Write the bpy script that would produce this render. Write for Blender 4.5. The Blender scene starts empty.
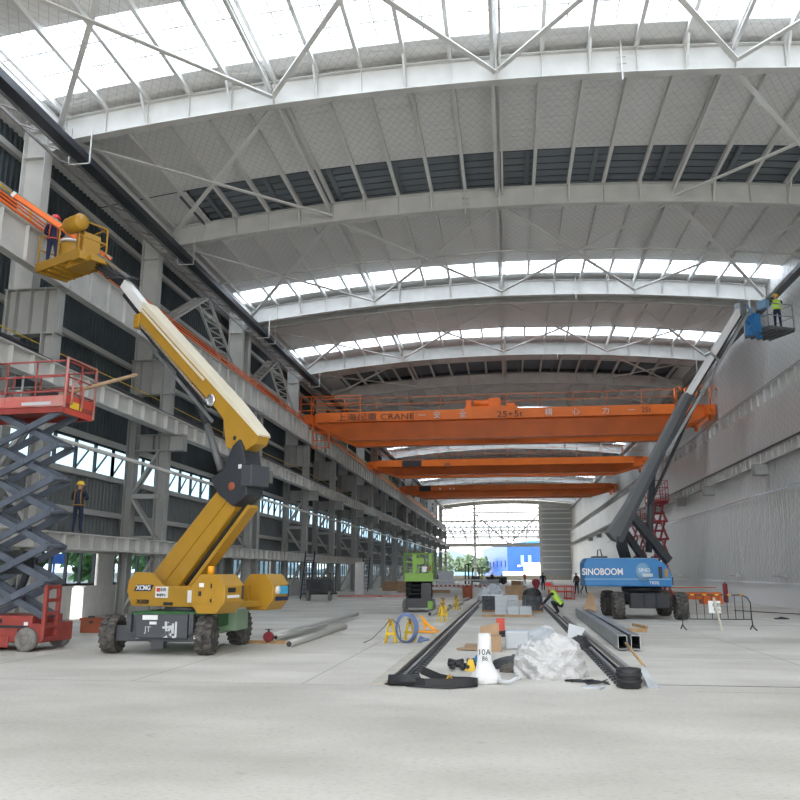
import bpy, bmesh, math, random
from mathutils import Vector as V, Matrix
random.seed(7)
PI = math.pi
D = bpy.data
SC = bpy.context.scene
COL = SC.collection

# ------------------------------------------------------------ camera
cam_d = D.cameras.new('camera'); cam = D.objects.new('camera', cam_d); COL.objects.link(cam)
cam_d.sensor_width = 36; cam_d.lens = 36.0; cam_d.clip_end = 2000
PHI = math.atan(172/800); PSI = math.atan(110/(800*math.cos(PHI)+172*math.sin(PHI)))
cam.location = (0, 0, 1.8); cam.rotation_euler = (PI/2+PHI, 0, PSI)
SC.camera = cam
# ------------------------------------------------------------ light
SKY = 3.3
w = D.worlds.new('sky'); SC.world = w; w.use_nodes = True
nt = w.node_tree; nt.nodes.clear()
wo = nt.nodes.new('ShaderNodeOutputWorld'); bg = nt.nodes.new('ShaderNodeBackground')
tc = nt.nodes.new('ShaderNodeTexCoord'); sp = nt.nodes.new('ShaderNodeSeparateXYZ')
rp = nt.nodes.new('ShaderNodeValToRGB'); nz = nt.nodes.new('ShaderNodeTexNoise'); mx = nt.nodes.new('ShaderNodeMixRGB')
rp.color_ramp.elements[0].position = 0.0; rp.color_ramp.elements[0].color = (.97, .985, 1, 1)
rp.color_ramp.elements[1].position = 1.0; rp.color_ramp.elements[1].color = (1, .965, .9, 1)
nz.inputs['Scale'].default_value = 3.0
mx.inputs[0].default_value = .25; mx.inputs[2].default_value = (1, 1, 1, 1)
nt.links.new(tc.outputs['Generated'], sp.inputs[0]); nt.links.new(sp.outputs['Z'], rp.inputs[0])
nt.links.new(rp.outputs[0], mx.inputs[1]); nt.links.new(mx.outputs[0], bg.inputs[0])
bg.inputs[1].default_value = SKY
nt.links.new(bg.outputs[0], wo.inputs[0])
sun_d = D.lights.new('sun', 'SUN'); sun = D.objects.new('sun', sun_d); COL.objects.link(sun)
sun_d.energy = 2.0; sun_d.angle = math.radians(25); sun_d.color = (1, .97, .92)
sun.rotation_euler = (math.radians(22), math.radians(-18), 0)
vs = SC.view_settings
SC.display_settings.display_device = 'sRGB'
vs.view_transform = 'Standard'; vs.look = 'None'; vs.gamma = 1; vs.use_curve_mapping = False
vs.exposure = 0.82

# ------------------------------------------------------------ materials
MATS = {}
def mat(name, col, rough=.6, metal=0, noise=0, nscale=3, bump=0, bscale=20, spec=.5, alpha=None, stretch=None, col2=None):
    m = D.materials.new(name); m.use_nodes = True; MATS[name] = m
    n = m.node_tree.nodes; l = m.node_tree.links; b = n['Principled BSDF']
    b.inputs['Base Color'].default_value = (*col, 1); b.inputs['Roughness'].default_value = rough
    b.inputs['Metallic'].default_value = metal; b.inputs['Specular IOR Level'].default_value = spec
    t = n.new('ShaderNodeTexCoord'); mp = n.new('ShaderNodeMapping')
    l.new(t.outputs['Object'], mp.inputs[0])
    if stretch: mp.inputs['Scale'].default_value = stretch
    if noise or col2:
        q = n.new('ShaderNodeTexNoise'); q.inputs['Scale'].default_value = nscale; q.inputs['Detail'].default_value = 6
        r = n.new('ShaderNodeValToRGB'); l.new(mp.outputs[0], q.inputs[0]); l.new(q.outputs[0], r.inputs[0])
        c2 = col2 or tuple(c*(1-noise) for c in col)
        r.color_ramp.elements[0].position = .35; r.color_ramp.elements[0].color = (*c2, 1)
        r.color_ramp.elements[1].position = .62; r.color_ramp.elements[1].color = (*[min(1, c*(1+noise*.3)) for c in col], 1)
        l.new(r.outputs[0], b.inputs['Base Color'])
    if bump:
        q = n.new('ShaderNodeTexNoise'); q.inputs['Scale'].default_value = bscale; q.inputs['Detail'].default_value = 4
        bp = n.new('ShaderNodeBump'); bp.inputs['Strength'].default_value = bump; bp.inputs['Distance'].default_value = .05
        l.new(mp.outputs[0], q.inputs[0]); l.new(q.outputs[0], bp.inputs['Height']); l.new(bp.outputs[0], b.inputs['Normal'])
    return m
mat('steel_white', (.58, .575, .55), .5, noise=.1, nscale=1.2)
mat('steel_light', (.76, .755, .73), .5, noise=.06, nscale=1.2)
mat('steel_dark', (.33, .32, .31), .6, noise=.12)
mat('steel_col', (.35, .35, .335), .55, noise=.12, nscale=1)
mat('girt', (.5, .5, .48), .55)
mat('siding', (.055, .07, .078), .7, 0, noise=.25, nscale=.6)
mat('siding_low', (.17, .185, .19), .6, 0, noise=.15, nscale=.6)
mat('siding_end', (.42, .44, .46), .5, .1)
mat('duct', (.035, .04, .05), .4)
mat('louver', (.2, .225, .25), .5, .1)
mat('louver_dark', (.09, .1, .12), .6)
mat('crane', (.70, .145, .012), .45, noise=.12, nscale=.7)
mat('orange', (.95, .2, .04), .5)
mat('yellow', (.43, .235, .022), .42, noise=.08, nscale=2)
mat('yellow_rail', (.75, .5, .03), .5)
mat('cream', (.72, .66, .52), .45)
mat('black', (.02, .021, .025), .55)
mat('rubber', (.10, .093, .085), .85, noise=.4, nscale=9, col2=(.04, .038, .036))
mat('charcoal', (.06, .065, .075), .5)
mat('graphite', (.035, .038, .045), .45)
mat('boomgrey', (.12, .125, .13), .4)
mat('steelblue', (.10, .12, .155), .45, noise=.2)
mat('green', (.02, .13, .04), .5)
mat('palegreen', (.3, .45, .3), .5)
mat('lime', (.24, .44, .07), .5, noise=.12)
mat('red', (.33, .055, .045), .5, noise=.2, nscale=3)
mat('redpink', (.5, .13, .11), .5, noise=.4, nscale=2, col2=(.5, .3, .27))
mat('redbright', (.62, .08, .05), .5)
mat('maroon', (.25, .02, .03), .5)
mat('rim', (.12, .105, .09), .7, noise=.3)
mat('wheelgrey', (.22, .21, .2), .7, noise=.3, nscale=6)
mat('blue', (.03, .19, .45), .35)
mat('bluelight', (.2, .38, .58), .4)
mat('bluepaint', (.008, .075, .36), .5, noise=.15, nscale=.3)
mat('cyan', (.05, .38, .65), .5)
mat('teal', (.06, .42, .38), .5)
mat('navy', (.012, .02, .06), .8)
mat('white', (.8, .8, .8), .5)
mat('plaster', (.74, .73, .71), .8, noise=.06)
mat('concrete_wall', (.5, .47, .41), .85, noise=.15)
mat('chrome', (.75, .77, .8), .22, .9)
mat('galv', (.42, .44, .45), .35, .8, noise=.2, nscale=4)
mat('pipe', (.5, .5, .47), .4, .5)
mat('wood', (.45, .28, .13), .8, noise=.3)
mat('card', (.42, .28, .17), .85, noise=.15)
mat('rust', (.35, .09, .04), .7, noise=.2)
mat('skin', (.5, .28, .18), .6)
mat('hivis', (.55, .85, .08), .6)
mat('amber', (1, .42, .02), .3)
mat('redhat', (.75, .04, .05), .4)
mat('yelhat', (.9, .6, .04), .4)
mat('plastic_grey', (.55, .57, .6), .5)
mat('bluecable', (.16, .22, .4), .6)
mat('sackwhite', (.78, .79, .8), .55, bump=.6, bscale=14)
mat('tarp', (.56, .56, .565), .3, bump=.6, bscale=7)
mat('darktile', (.035, .045, .06), .5)
mat('boxpale', (.52, .56, .6), .6)
mat('leaf', (.07, .17, .05), .8, noise=.4, nscale=3)
mat('haze_leaf', (.13, .2, .12), .8, noise=.3, nscale=.3)  # far foliage, paler green with distance haze mixed into the colour
mat('bark', (.1, .07, .05), .9)
mat('hill', (.17, .23, .27), 1, noise=.1, nscale=.01)  # blue-grey distance haze is painted into the hill colour
mat('outground', (.36, .34, .3), .95, noise=.15, nscale=.1)
mat('asph', (.3, .29, .27), .95)
mat('haze_steel', (.16, .18, .2), .6)
mat('whitemetal', (.7, .72, .74), .4)

def m_floor():
    m = D.materials.new('concrete_floor'); m.use_nodes = True; MATS['floor'] = m
    n = m.node_tree.nodes; l = m.node_tree.links; b = n['Principled BSDF']
    t = n.new('ShaderNodeTexCoord')
    def noise(sc, det, str_=(1, 1, 1)):
        mp = n.new('ShaderNodeMapping'); mp.inputs['Scale'].default_value = str_; l.new(t.outputs['Object'], mp.inputs[0])
        q = n.new('ShaderNodeTexNoise'); q.inputs['Scale'].default_value = sc; q.inputs['Detail'].default_value = det
        l.new(mp.outputs[0], q.inputs[0]); return q
    a = noise(.35, 8, (1, 1.6, 1)); r = n.new('ShaderNodeValToRGB'); l.new(a.outputs[0], r.inputs[0])
    r.color_ramp.elements[0].position = .34; r.color_ramp.elements[0].color = (.50, .475, .43, 1)
    r.color_ramp.elements[1].position = .66; r.color_ramp.elements[1].color = (.66, .635, .585, 1)
    f = noise(14, 8, (1, 2.2, 1)); r2 = n.new('ShaderNodeValToRGB'); l.new(f.outputs[0], r2.inputs[0])
    r2.color_ramp.elements[0].position = .3; r2.color_ramp.elements[0].color = (.82, .82, .82, 1)
    r2.color_ramp.elements[1].position = .5; r2.color_ramp.elements[1].color = (1, 1, 1, 1)
    s = noise(1.9, 3, (1, 1, 1)); r3 = n.new('ShaderNodeValToRGB'); l.new(s.outputs[0], r3.inputs[0])
    r3.color_ramp.elements[0].position = .2; r3.color_ramp.elements[0].color = (.62, .58, .52, 1)
    r3.color_ramp.elements[1].position = .3; r3.color_ramp.elements[1].color = (1, 1, 1, 1)
    k = n.new('ShaderNodeMixRGB'); k.blend_type = 'MULTIPLY'; k.inputs[0].default_value = 1
    l.new(r.outputs[0], k.inputs[1]); l.new(r2.outputs[0], k.inputs[2])
    k2 = n.new('ShaderNodeMixRGB'); k2.blend_type = 'MULTIPLY'; k2.inputs[0].default_value = .6
    l.new(k.outputs[0], k2.inputs[1]); l.new(r3.outputs[0], k2.inputs[2])
    l.new(k2.outputs[0], b.inputs['Base Color'])
    b.inputs['Roughness'].default_value = .75
    bp = n.new('ShaderNodeBump'); bp.inputs['Strength'].default_value = .25; bp.inputs['Distance'].default_value = .02
    l.new(f.outputs[0], bp.inputs['Height']); l.new(bp.outputs[0], b.inputs['Normal'])
m_floor()
def m_foil(name, ca, cb, sx, sy, bump, rough, metal, wav):
    # foil-faced insulation blanket behind a diamond wire mesh; ripples are real bump, wire is a thin dark line pattern
    m = D.materials.new(name); m.use_nodes = True; MATS[name] = m
    n = m.node_tree.nodes; l = m.node_tree.links; b = n['Principled BSDF']
    t = n.new('ShaderNodeTexCoord')
    mp = n.new('ShaderNodeMapping'); mp.inputs['Scale'].default_value = wav; l.new(t.outputs['Object'], mp.inputs[0])
    q = n.new('ShaderNodeTexNoise'); q.inputs['Scale'].default_value = 1; q.inputs['Detail'].default_value = 3; q.inputs['Distortion'].default_value = .6
    l.new(mp.outputs[0], q.inputs[0])
    big = n.new('ShaderNodeTexNoise'); big.inputs['Scale'].default_value = .12; big.inputs['Detail'].default_value = 3; l.new(t.outputs['Object'], big.inputs[0])
    sep = n.new('ShaderNodeSeparateXYZ'); l.new(t.outputs['Object'], sep.inputs[0])
    outs = []
    for sg in (1, -1):
        a = n.new('ShaderNodeMath'); a.operation = 'MULTIPLY'; a.inputs[1].default_value = sx; l.new(sep.outputs[0 if sy == 'roof' else 2], a.inputs[0])
        c = n.new('ShaderNodeMath'); c.operation = 'MULTIPLY_ADD'; c.inputs[1].default_value = sg*sx*.6; l.new(sep.outputs[1], c.inputs[0]); l.new(a.outputs[0], c.inputs[2])
        f = n.new('ShaderNodeMath'); f.operation = 'FRACT'; l.new(c.outputs[0], f.inputs[0])
        g = n.new('ShaderNodeMath'); g.operation = 'LESS_THAN'; g.inputs[1].default_value = .07; l.new(f.outputs[0], g.inputs[0]); outs.append(g)
    mxm = n.new('ShaderNodeMath'); mxm.operation = 'MAXIMUM'; l.new(outs[0].outputs[0], mxm.inputs[0]); l.new(outs[1].outputs[0], mxm.inputs[1])
    r = n.new('ShaderNodeValToRGB'); l.new(big.outputs[0], r.inputs[0])
    r.color_ramp.elements[0].position = .35; r.color_ramp.elements[0].color = (*ca, 1)
    r.color_ramp.elements[1].position = .65; r.color_ramp.elements[1].color = (*cb, 1)
    k = n.new('ShaderNodeMixRGB'); k.inputs[2].default_value = (*[c*.8 for c in ca], 1)
    l.new(mxm.outputs[0], k.inputs[0]); l.new(r.outputs[0], k.inputs[1]); l.new(k.outputs[0], b.inputs['Base Color'])
    b.inputs['Roughness'].default_value = rough; b.inputs['Metallic'].default_value = metal
    bp = n.new('ShaderNodeBump'); bp.inputs['Strength'].default_value = bump; bp.inputs['Distance'].default_value = .12
    l.new(q.outputs[0], bp.inputs['Height']); l.new(bp.outputs[0], b.inputs['Normal'])
m_foil('roof_foil', (.74, .73, .71), (.84, .83, .81), 3.2, 'roof', .5, .5, 0, (1.2, 5, 1))
m_foil('wall_foil', (.56, .555, .54), (.66, .65, .63), 2.2, 'wall', .8, .42, .15, (1, 3.2, .8))
def m_glass(name, tint, tr, body=(.8, .85, .9)):
    m = D.materials.new(name); m.use_nodes = True; MATS[name] = m
    n = m.node_tree.nodes; l = m.node_tree.links
    for x in list(n):
        if x.type != 'OUTPUT_MATERIAL': n.remove(x)
    o = [x for x in n if x.type == 'OUTPUT_MATERIAL'][0]
    a = n.new('ShaderNodeBsdfTransparent'); a.inputs[0].default_value = (*tint, 1)
    b = n.new('ShaderNodeBsdfTranslucent'); b.inputs[0].default_value = (*body, 1)
    k = n.new('ShaderNodeMixShader'); k.inputs[0].default_value = tr
    l.new(a.outputs[0], k.inputs[2]); l.new(b.outputs[0], k.inputs[1]); l.new(k.outputs[0], o.inputs[0])
m_glass('skylight', (.86, .92, 1), .8)
def m_pane(name, tint):
    m = D.materials.new(name); m.use_nodes = True; MATS[name] = m
    n = m.node_tree.nodes; l = m.node_tree.links
    for x in list(n):
        if x.type != 'OUTPUT_MATERIAL': n.remove(x)
    o = [x for x in n if x.type == 'OUTPUT_MATERIAL'][0]
    a = n.new('ShaderNodeBsdfTransparent'); a.inputs[0].default_value = (*tint, 1)
    b = n.new('ShaderNodeBsdfGlossy'); b.inputs['Roughness'].default_value = .05
    k = n.new('ShaderNodeMixShader'); k.inputs[0].default_value = .06
    l.new(a.outputs[0], k.inputs[1]); l.new(b.outputs[0], k.inputs[2]); l.new(k.outputs[0], o.inputs[0])
m_pane('pane', (.55, .62, .66)); m_pane('pane_blue', (.46, .56, .61))

# ------------------------------------------------------------ mesh helper
OFF = {}
class MB:
    def __init__(s): s.v = []; s.f = []; s.mi = []; s.m = 0; s.ms = None; s.sm = []; s.smooth = False
    def _add(s, vs, fs):
        o = len(s.v); s.v += [tuple(v) for v in vs]
        for f in fs: s.f.append(tuple(i+o for i in f)); s.mi.append(s.m); s.sm.append(s.smooth)
        return s
    def box(s, x0, x1, y0, y1, z0, z1):
        vs = [(x, y, z) for z in (z0, z1) for y in (y0, y1) for x in (x0, x1)]
        return s._add(vs, [(0, 2, 3, 1), (4, 5, 7, 6), (0, 1, 5, 4), (2, 6, 7, 3), (0, 4, 6, 2), (1, 3, 7, 5)])
    def frame(s, p, q, up=(0, 0, 1)):
        p = V(p); q = V(q); d = (q-p); L = d.length; d = d/L
        u = V(up); sd = d.cross(u)
        if sd.length < 1e-4: sd = d.cross(V((1, 0, 0)) if abs(d.x) < .9 else V((0, 1, 0)))
        sd.normalize(); u = sd.cross(d).normalized()
        return p, q, d, sd, u, L
    def bar(s, p, q, w, h=None, up=(0, 0, 1), w2=None, h2=None):
        h = h or w; w2 = w2 or w; h2 = h2 or h
        p, q, d, sd, u, L = s.frame(p, q, up)
        vs = []
        for c, a, b in ((p, w, h), (q, w2, h2)):
            for i, j in ((-1, -1), (1, -1), (1, 1), (-1, 1)): vs.append(c+sd*(a/2*i)+u*(b/2*j))
        return s._add(vs, [(0, 1, 2, 3), (7, 6, 5, 4), (0, 4, 5, 1), (1, 5, 6, 2), (2, 6, 7, 3), (3, 7, 4, 0)])
    def ibeam(s, p, q, w, h, tf=.03, tw=.02, up=(0, 0, 1)):
        p, q, d, sd, u, L = s.frame(p, q, up)
        s.bar(p+u*(h/2-tf/2), q+u*(h/2-tf/2), w, tf, u); s.bar(p-u*(h/2-tf/2), q-u*(h/2-tf/2), w, tf, u)
        s.bar(p, q, tw, h-2*tf, u); return s
    def cyl(s, p, q, r, r2=None, n=14, caps=True):
        r2 = r if r2 is None else r2
        p, q, d, sd, u, L = s.frame(p, q)
        vs = []
        for c, R in ((p, r), (q, r2)):
            for i in range(n):
                a = 2*PI*i/n; vs.append(c+sd*(R*math.cos(a))+u*(R*math.sin(a)))
        sm = s.smooth; s.smooth = True
        s._add(vs, [(i, (i+1) % n, n+(i+1) % n, n+i) for i in range(n)]); s.smooth = sm
        if caps:
            o = len(s.v)-2*n
            s.f.append(tuple(o+i for i in reversed(range(n)))); s.f.append(tuple(o+n+i for i in range(n)))
            s.mi += [s.m]*2; s.sm += [False]*2
        return s
    def tube(s, pts, r, n=6, closed=False):
        pts = [V(p) for p in pts]; N = len(pts); vs = []
        pu = None
        for i, p in enumerate(pts):
            if closed: d = pts[(i+1) % N]-pts[i-1]
            else: d = pts[min(i+1, N-1)]-pts[max(i-1, 0)]
            d = d.normalized() if d.length > 1e-7 else V((0, 0, 1))
            ref = pu if pu is not None else (V((0, 0, 1)) if abs(d.z) < .9 else V((1, 0, 0)))
            sd = d.cross(ref)
            if sd.length < 1e-5: sd = d.cross(V((1, .3, 0)))
            sd.normalize(); u = sd.cross(d).normalized(); pu = u
            for k in range(n):
                a = 2*PI*k/n; vs.append(p+sd*(r*math.cos(a))+u*(r*math.sin(a)))
        fs = []
        for i in range(N if closed else N-1):
            j = (i+1) % N
            for k in range(n): fs.append((i*n+k, i*n+(k+1) % n, j*n+(k+1) % n, j*n+k))
        sm = s.smooth; s.smooth = True; s._add(vs, fs); s.smooth = sm
        if not closed:
            o = len(s.v)-N*n
            s.f.append(tuple(o+k for k in reversed(range(n)))); s.f.append(tuple(o+(N-1)*n+k for k in range(n)))
            s.mi += [s.m]*2; s.sm += [False]*2
        return s
    def prism(s, poly, o, ax, ay, th):
        # polygon in plane (ax, ay) at origin o, extruded by vector th
        o = V(o); ax = V(ax); ay = V(ay); th = V(th); n = len(poly)
        a = [o+ax*x+ay*y for x, y in poly]; b = [p+th for p in a]
        return s._add(a+b, [tuple(reversed(range(n))), tuple(range(n, 2*n))]+[(i, (i+1) % n, n+(i+1) % n, n+i) for i in range(n)])
    def lathe(s, prof, c, ax='z', n=20):
        c = V(c); vs = []; m = len(prof)
        for r, h in prof:
            for k in range(n):
                a = 2*PI*k/n; x, y = r*math.cos(a), r*math.sin(a)
                vs.append(c+(V((x, y, h)) if ax == 'z' else V((h, x, y)) if ax == 'x' else V((x, h, y))))
        fs = [(i*n+k, i*n+(k+1) % n, (i+1)*n+(k+1) % n, (i+1)*n+k) for i in range(m-1) for k in range(n)]
        fs += [tuple(reversed(range(n))), tuple((m-1)*n+k for k in range(n))]
        sm = s.smooth; s.smooth = True; s._add(vs, fs); s.smooth = sm; return s
    def ball(s, c, r, sx=1, sy=1, sz=1, n=12, m=8):
        c = V(c); prof = []
        vs = []
        for i in range(m+1):
            t = PI*i/m; 
            for k in range(n):
                a = 2*PI*k/n; vs.append(c+V((r*sx*math.sin(t)*math.cos(a), r*sy*math.sin(t)*math.sin(a), -r*sz*math.cos(t))))
        fs = [(i*n+k, i*n+(k+1) % n, (i+1)*n+(k+1) % n, (i+1)*n+k) for i in range(m) for k in range(n)]
        sm = s.smooth; s.smooth = True; s._add(vs, fs); s.smooth = sm; return s
    def build(s, name, m, parent=None, bevel=0, **tags):
        me = D.meshes.new(name)
        off = V((0, 0, 0)); loc = None
        if parent is not None: off = OFF.get(parent.name, off)
        elif tags.get('kind') != 'structure':
            xs = [v[0] for v in s.v]; ys = [v[1] for v in s.v]; zs = [v[2] for v in s.v]
            off = V(((min(xs)+max(xs))/2, (min(ys)+max(ys))/2, min(zs))); loc = off.copy()
        me.from_pydata([tuple(V(v)-off) for v in s.v], [], s.f)
        for mm in (m if isinstance(m, (list, tuple)) else [m]): me.materials.append(MATS[mm])
        me.polygons.foreach_set('material_index', s.mi); me.polygons.foreach_set('use_smooth', s.sm)
        me.validate(); me.update()
        bm = bmesh.new(); bm.from_mesh(me); bmesh.ops.recalc_face_normals(bm, faces=bm.faces); bm.to_mesh(me); bm.free()
        o = D.objects.new(name, me); COL.objects.link(o)
        if loc is not None: o.location = loc; OFF[o.name] = loc
        if parent is not None: o.parent = parent; OFF[o.name] = off
        if bevel:
            b = o.modifiers.new('bevel', 'BEVEL'); b.width = bevel; b.segments = 2; b.limit_method = 'ANGLE'
        for k, v in tags.items(): o[k] = v
        return o
def T(o, label, category, group=None):
    o['label'] = label; o['category'] = category
    if group: o['group'] = group
    return o
def root(name, loc, label, category, group=None, rotz=0, local=False):
    o = D.objects.new(name, None); COL.objects.link(o); o.location = loc; o.rotation_euler = (0, 0, rotz); o.empty_display_size = .2
    OFF[o.name] = V((0, 0, 0)) if local else V(loc)
    return T(o, label, category, group)
def dup(o, loc=None, rotz=None, label=None, group=None, parent=None):
    c = o.copy(); COL.objects.link(c)
    if parent: c.parent = parent
    for ch in list(o.children): dup(ch, parent=c)
    if loc is not None: c.location = loc
    if rotz is not None: c.rotation_euler = (0, 0, rotz)
    if label: c['label'] = label
    if group: c['group'] = group
    return c
def ST(mb, name, m, **k): return mb.build(name, m, kind='structure', **k)
def lettering(txt, size, loc, rot, m, parent, name='lettering', squash=1, bold=0.0):
    cu = D.curves.new(name, 'FONT'); cu.body = txt; cu.size = size; cu.extrude = .004; cu.align_x = 'CENTER'; cu.align_y = 'CENTER'; cu.offset = bold
    t = D.objects.new(name+'_tmp', cu); COL.objects.link(t)
    bpy.context.view_layer.update()
    me = D.meshes.new_from_object(t.evaluated_get(bpy.context.evaluated_depsgraph_get()))
    D.objects.remove(t)
    me.materials.clear(); me.materials.append(MATS[m])
    o = D.objects.new(name, me); COL.objects.link(o); o.parent = parent
    o.location = V(loc)-OFF.get(parent.name, V((0, 0, 0))); o.rotation_euler = rot; o.scale = (squash, 1, 1)
    return o
ORD = ['first', 'second', 'third', 'fourth', 'fifth', 'sixth', 'seventh', 'eighth', 'ninth', 'tenth', 'eleventh', 'twelfth', 'thirteenth', 'fourteenth', 'fifteenth', 'sixteenth', 'seventeenth', 'eighteenth', 'nineteenth', 'twentieth', 'twenty-first', 'twenty-second', 'twenty-third', 'twenty-fourth', 'twenty-fifth']

# ============================================================ SETTING
YR = [23.7, 33.0, 44.8, 46.1, 57.9, 67.1, 76.9, 86.2, 95.5, 104.3, 115.8, 117.0, 128.5, 142.2, 153.0, 165.0, 178.0, 191.5]
YE = 193.0; YN = -22.0
C2 = .0046
def za(x, z0): return z0-C2*x*x
ST(MB().box(-17.4, 15.2, -40, YE+1, -.3, 0), 'floor', 'floor')
# floor joints (saw cuts), thin dark filler lines set in the slab
j = MB()
for y in (13.45, 18.6, 24.0, 30.0, 37, 45, 55, 67, 80, 100):
    j.box(-15, -2.75, y, y+.014, 0, .002); j.box(2.8, 14, y, y+.014, 0, .002)
for x in (-10.2, -6.4, -3.45, 5.6, 9.6): j.box(x, x+.016, 13.5, 110, 0, .002)
ST(j, 'trim_1', 'asph')
k = MB()
k.box(2.2, 14, 14.15, 14.19, 0, .003)
ST(k, 'trim_2', 'duct')
# ground outside
ST(MB().box(-400, 400, YE+1, 700, -.5, -.2).box(-400, -17.4, -60, YE+1, -.5, -.2), 'ground', 'outground')
# --- left wall
def siding(mb, x, y0, y1, z0, z1, pitch=.3, d=.05, flip=1):
    n = int((y1-y0)/pitch); vs = []; fs = []
    for i in range(n):
        a = y0+i*pitch
        for yy, dx in ((a, 0), (a+pitch*.35, 0), (a+pitch*.5, d), (a+pitch*.85, d)): 
            vs.append((x+dx*flip, yy, z0)); vs.append((x+dx*flip, yy, z1))
    vs.append((x, y0+n*pitch, z0)); vs.append((x, y0+n*pitch, z1))
    for i in range(len(vs)//2-1): fs.append((2*i, 2*i+1, 2*i+3, 2*i+2))
    mb._add(vs, fs)
LW = -17.2
L0 = -22.0
s = MB(); siding(s, LW, L0, YE, 7.2, 18.1); ST(s, 'wall_left', 'siding')
s = MB(); siding(s, LW, L0, YE, 2.7, 5.75); ST(s, 'wall_left_lower', 'siding_low')
lw = MB()
lw.box(LW-.12, LW+.12, L0, 30.3, 0, 1.22); lw.box(LW-.12, LW+.12, 31.2, YE, 0, 1.22)
lw.box(LW-.15, LW+.2, L0, 30.3, 1.2, 1.26); lw.box(LW-.15, LW+.2, 31.2, YE, 1.2, 1.26)
for y in YR: lw.box(LW-.12, LW+.12, y-.8, y+.55, 1.2, 2.7)
ST(lw, 'wall_left_base', 'plaster')
g = MB()
for z in (2.66, 4.2, 5.72, 7.24, 9.2, 11.0, 12.9, 14.8, 16.4): g.box(LW+.06, LW+.26, L0, YE, z-.11, z+.11)
ST(g, 'trim_3', 'girt')
# conduit runs and yellow hand line seen between the columns
# windows
wi = 0
ys = [13.7]+YR
for a, b in zip(ys[:-1], ys[1:]):
    if b-a < 3: continue
    wi += 1
    y0, y1 = a+.75, b-.95
    n = max(3, round((y1-y0)/1.15)); st = (y1-y0)/n
    f = MB()
    zb = 1.26
    f.box(LW-.05, LW+.07, y0, y1, 2.55, 2.66); f.box(LW-.05, LW+.07, y0, y1, zb, zb+.1)
    for i in range(n+1): f.box(LW-.05, LW+.07, y0+i*st-.04, y0+i*st+.04, zb, 2.6)
    wf = ST(f, 'window_%d' % wi, 'graphite')
    p = MB().box(LW-.01, LW+.0, y0, y1, zb, 2.6); p.build('pane', 'pane', wf)
    wi += 1
    f = MB(); n = max(4, round((b-a)/1.5)); st = (b-a)/n; y0 = a
    f.box(LW-.05, LW+.07, y0, y0+n*st, 6.75, 6.82); f.box(LW-.05, LW+.07, y0, y0+n*st, 7.05, 7.13); f.box(LW-.05, LW+.07, y0, y0+n*st, 5.78, 5.86)
    for i in range(n+1): f.box(LW-.05, LW+.07, y0+i*st-.05, y0+i*st+.05, 5.8, 7.12)
    for i in range(n): f.bar((LW-.1, y0+i*st+.1, 5.8), (LW-.1, y0+i*st+st*.75, 6.75), .06, .06)
    wf = ST(f, 'window_%d' % wi, 'graphite')
    MB().box(LW-.01, LW+.0, y0, y0+n*st, 5.8, 7.12).build('pane', 'pane_blue', wf)
fl_ = MB().box(LW-.05, LW+.05, L0, 13.7, 5.7, 7.3).box(LW-.05, LW+.05, 44.8, 46.1, 5.7, 7.3).box(LW-.05, LW+.05, 115.8, 117, 5.7, 7.3).box(LW-.05, LW+.05, 191.5, YE, 5.7, 7.3).box(LW-.05, LW+.05, L0, 13.7, 1.2, 2.75)
ST(fl_, 'wall_left_infill', 'siding_low')
# --- right wall
RW = 14.15
ST(MB().box(RW, RW+.3, YN, YE, 1.2, 10.9).box(RW+.55, RW+.85, YN, YE, 10.9, 18.3), 'wall_right', 'wall_foil')
ST(MB().box(RW-.1, RW+.3, YN, YE, 0, 1.12), 'wall_right_base', 'white')
ST(MB().box(RW-.2, RW+.3, 20, YE, 1.12, 1.22).box(RW-.02, RW+.3, 20, YE, 1.22, 1.27), 'trim_4', 'white')
# --- end wall
e = MB(); 
n = int((14.9-7.45)/.25)
vs = []; fs = []
for i in range(n*4+1):
    x = 7.45+i*.0625; vs.append((x, YE+(.04 if i % 4 in (1, 2) else 0), .9)); vs.append((x, YE+(.04 if i % 4 in (1, 2) else 0), 17.6))
for i in range(len(vs)//2-1): fs.append((2*i, 2*i+1, 2*i+3, 2*i+2))
e._add(vs, fs); ST(e, 'wall_end', 'siding_end')
ST(MB().box(-16.6, 14.9, YE-.25, YE+.1, -.2, 1.0), 'wall_end_base', 'concrete_wall')
g = MB()
for z in (2.4, 3.9, 5.3, 6.6, 8.0, 9.3, 10.3, 11.6, 12.9, 14.1, 15.4, 16.3): g.box(7.5, 14.6, YE-.3, YE-.08, z-.12, z+.12)
ST(g, 'trim_5', 'steel_light')
for i, (x, z0, wd) in enumerate(((-8.0, 0, .55), (7.3, 0, .6), (-.1, 8, .2), (-16.0, 0, .4))):
    c = MB().ibeam((x, YE-.6, z0), (x, YE-.6, 17.3), wd, .5, .04, .04, up=(0, 1, 0)).build('end_column', 'steel_white')
    T(c, ['tall pale steel post left of centre in the open end bay', 'tall pale steel post beside the grey end panel', 'short thin post hanging in the middle of the open end bay', 'pale steel corner post of the open end at the left'][i], 'column')
g = MB()
for z, h in ((8.0, .3), (10.0, .1), (11.3, .12), (13.6, .12), (15.0, .1), (15.6, .12), (16.6, .1)): g.box(-15.7, 7.0, YE-.42, YE-.34, z-h*1.4, z+h*1.4)
g.bar((-7.8, YE-.45, 15.2), (0, YE-.45, 8.2), .32); g.bar((7.2, YE-.45, 15.2), (0, YE-.45, 8.2), .32); g.bar((-8.2, YE-.45, 8), (-14.5, YE-.45, 1.2), .07); g.bar((-15.8, YE-.45, 6), (-8.2, YE-.45, 1.2), .07)
T(g.build('end_framing', 'girt'), 'thin pale horizontal rails and diagonal rods across the open far end', 'framing')

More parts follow.
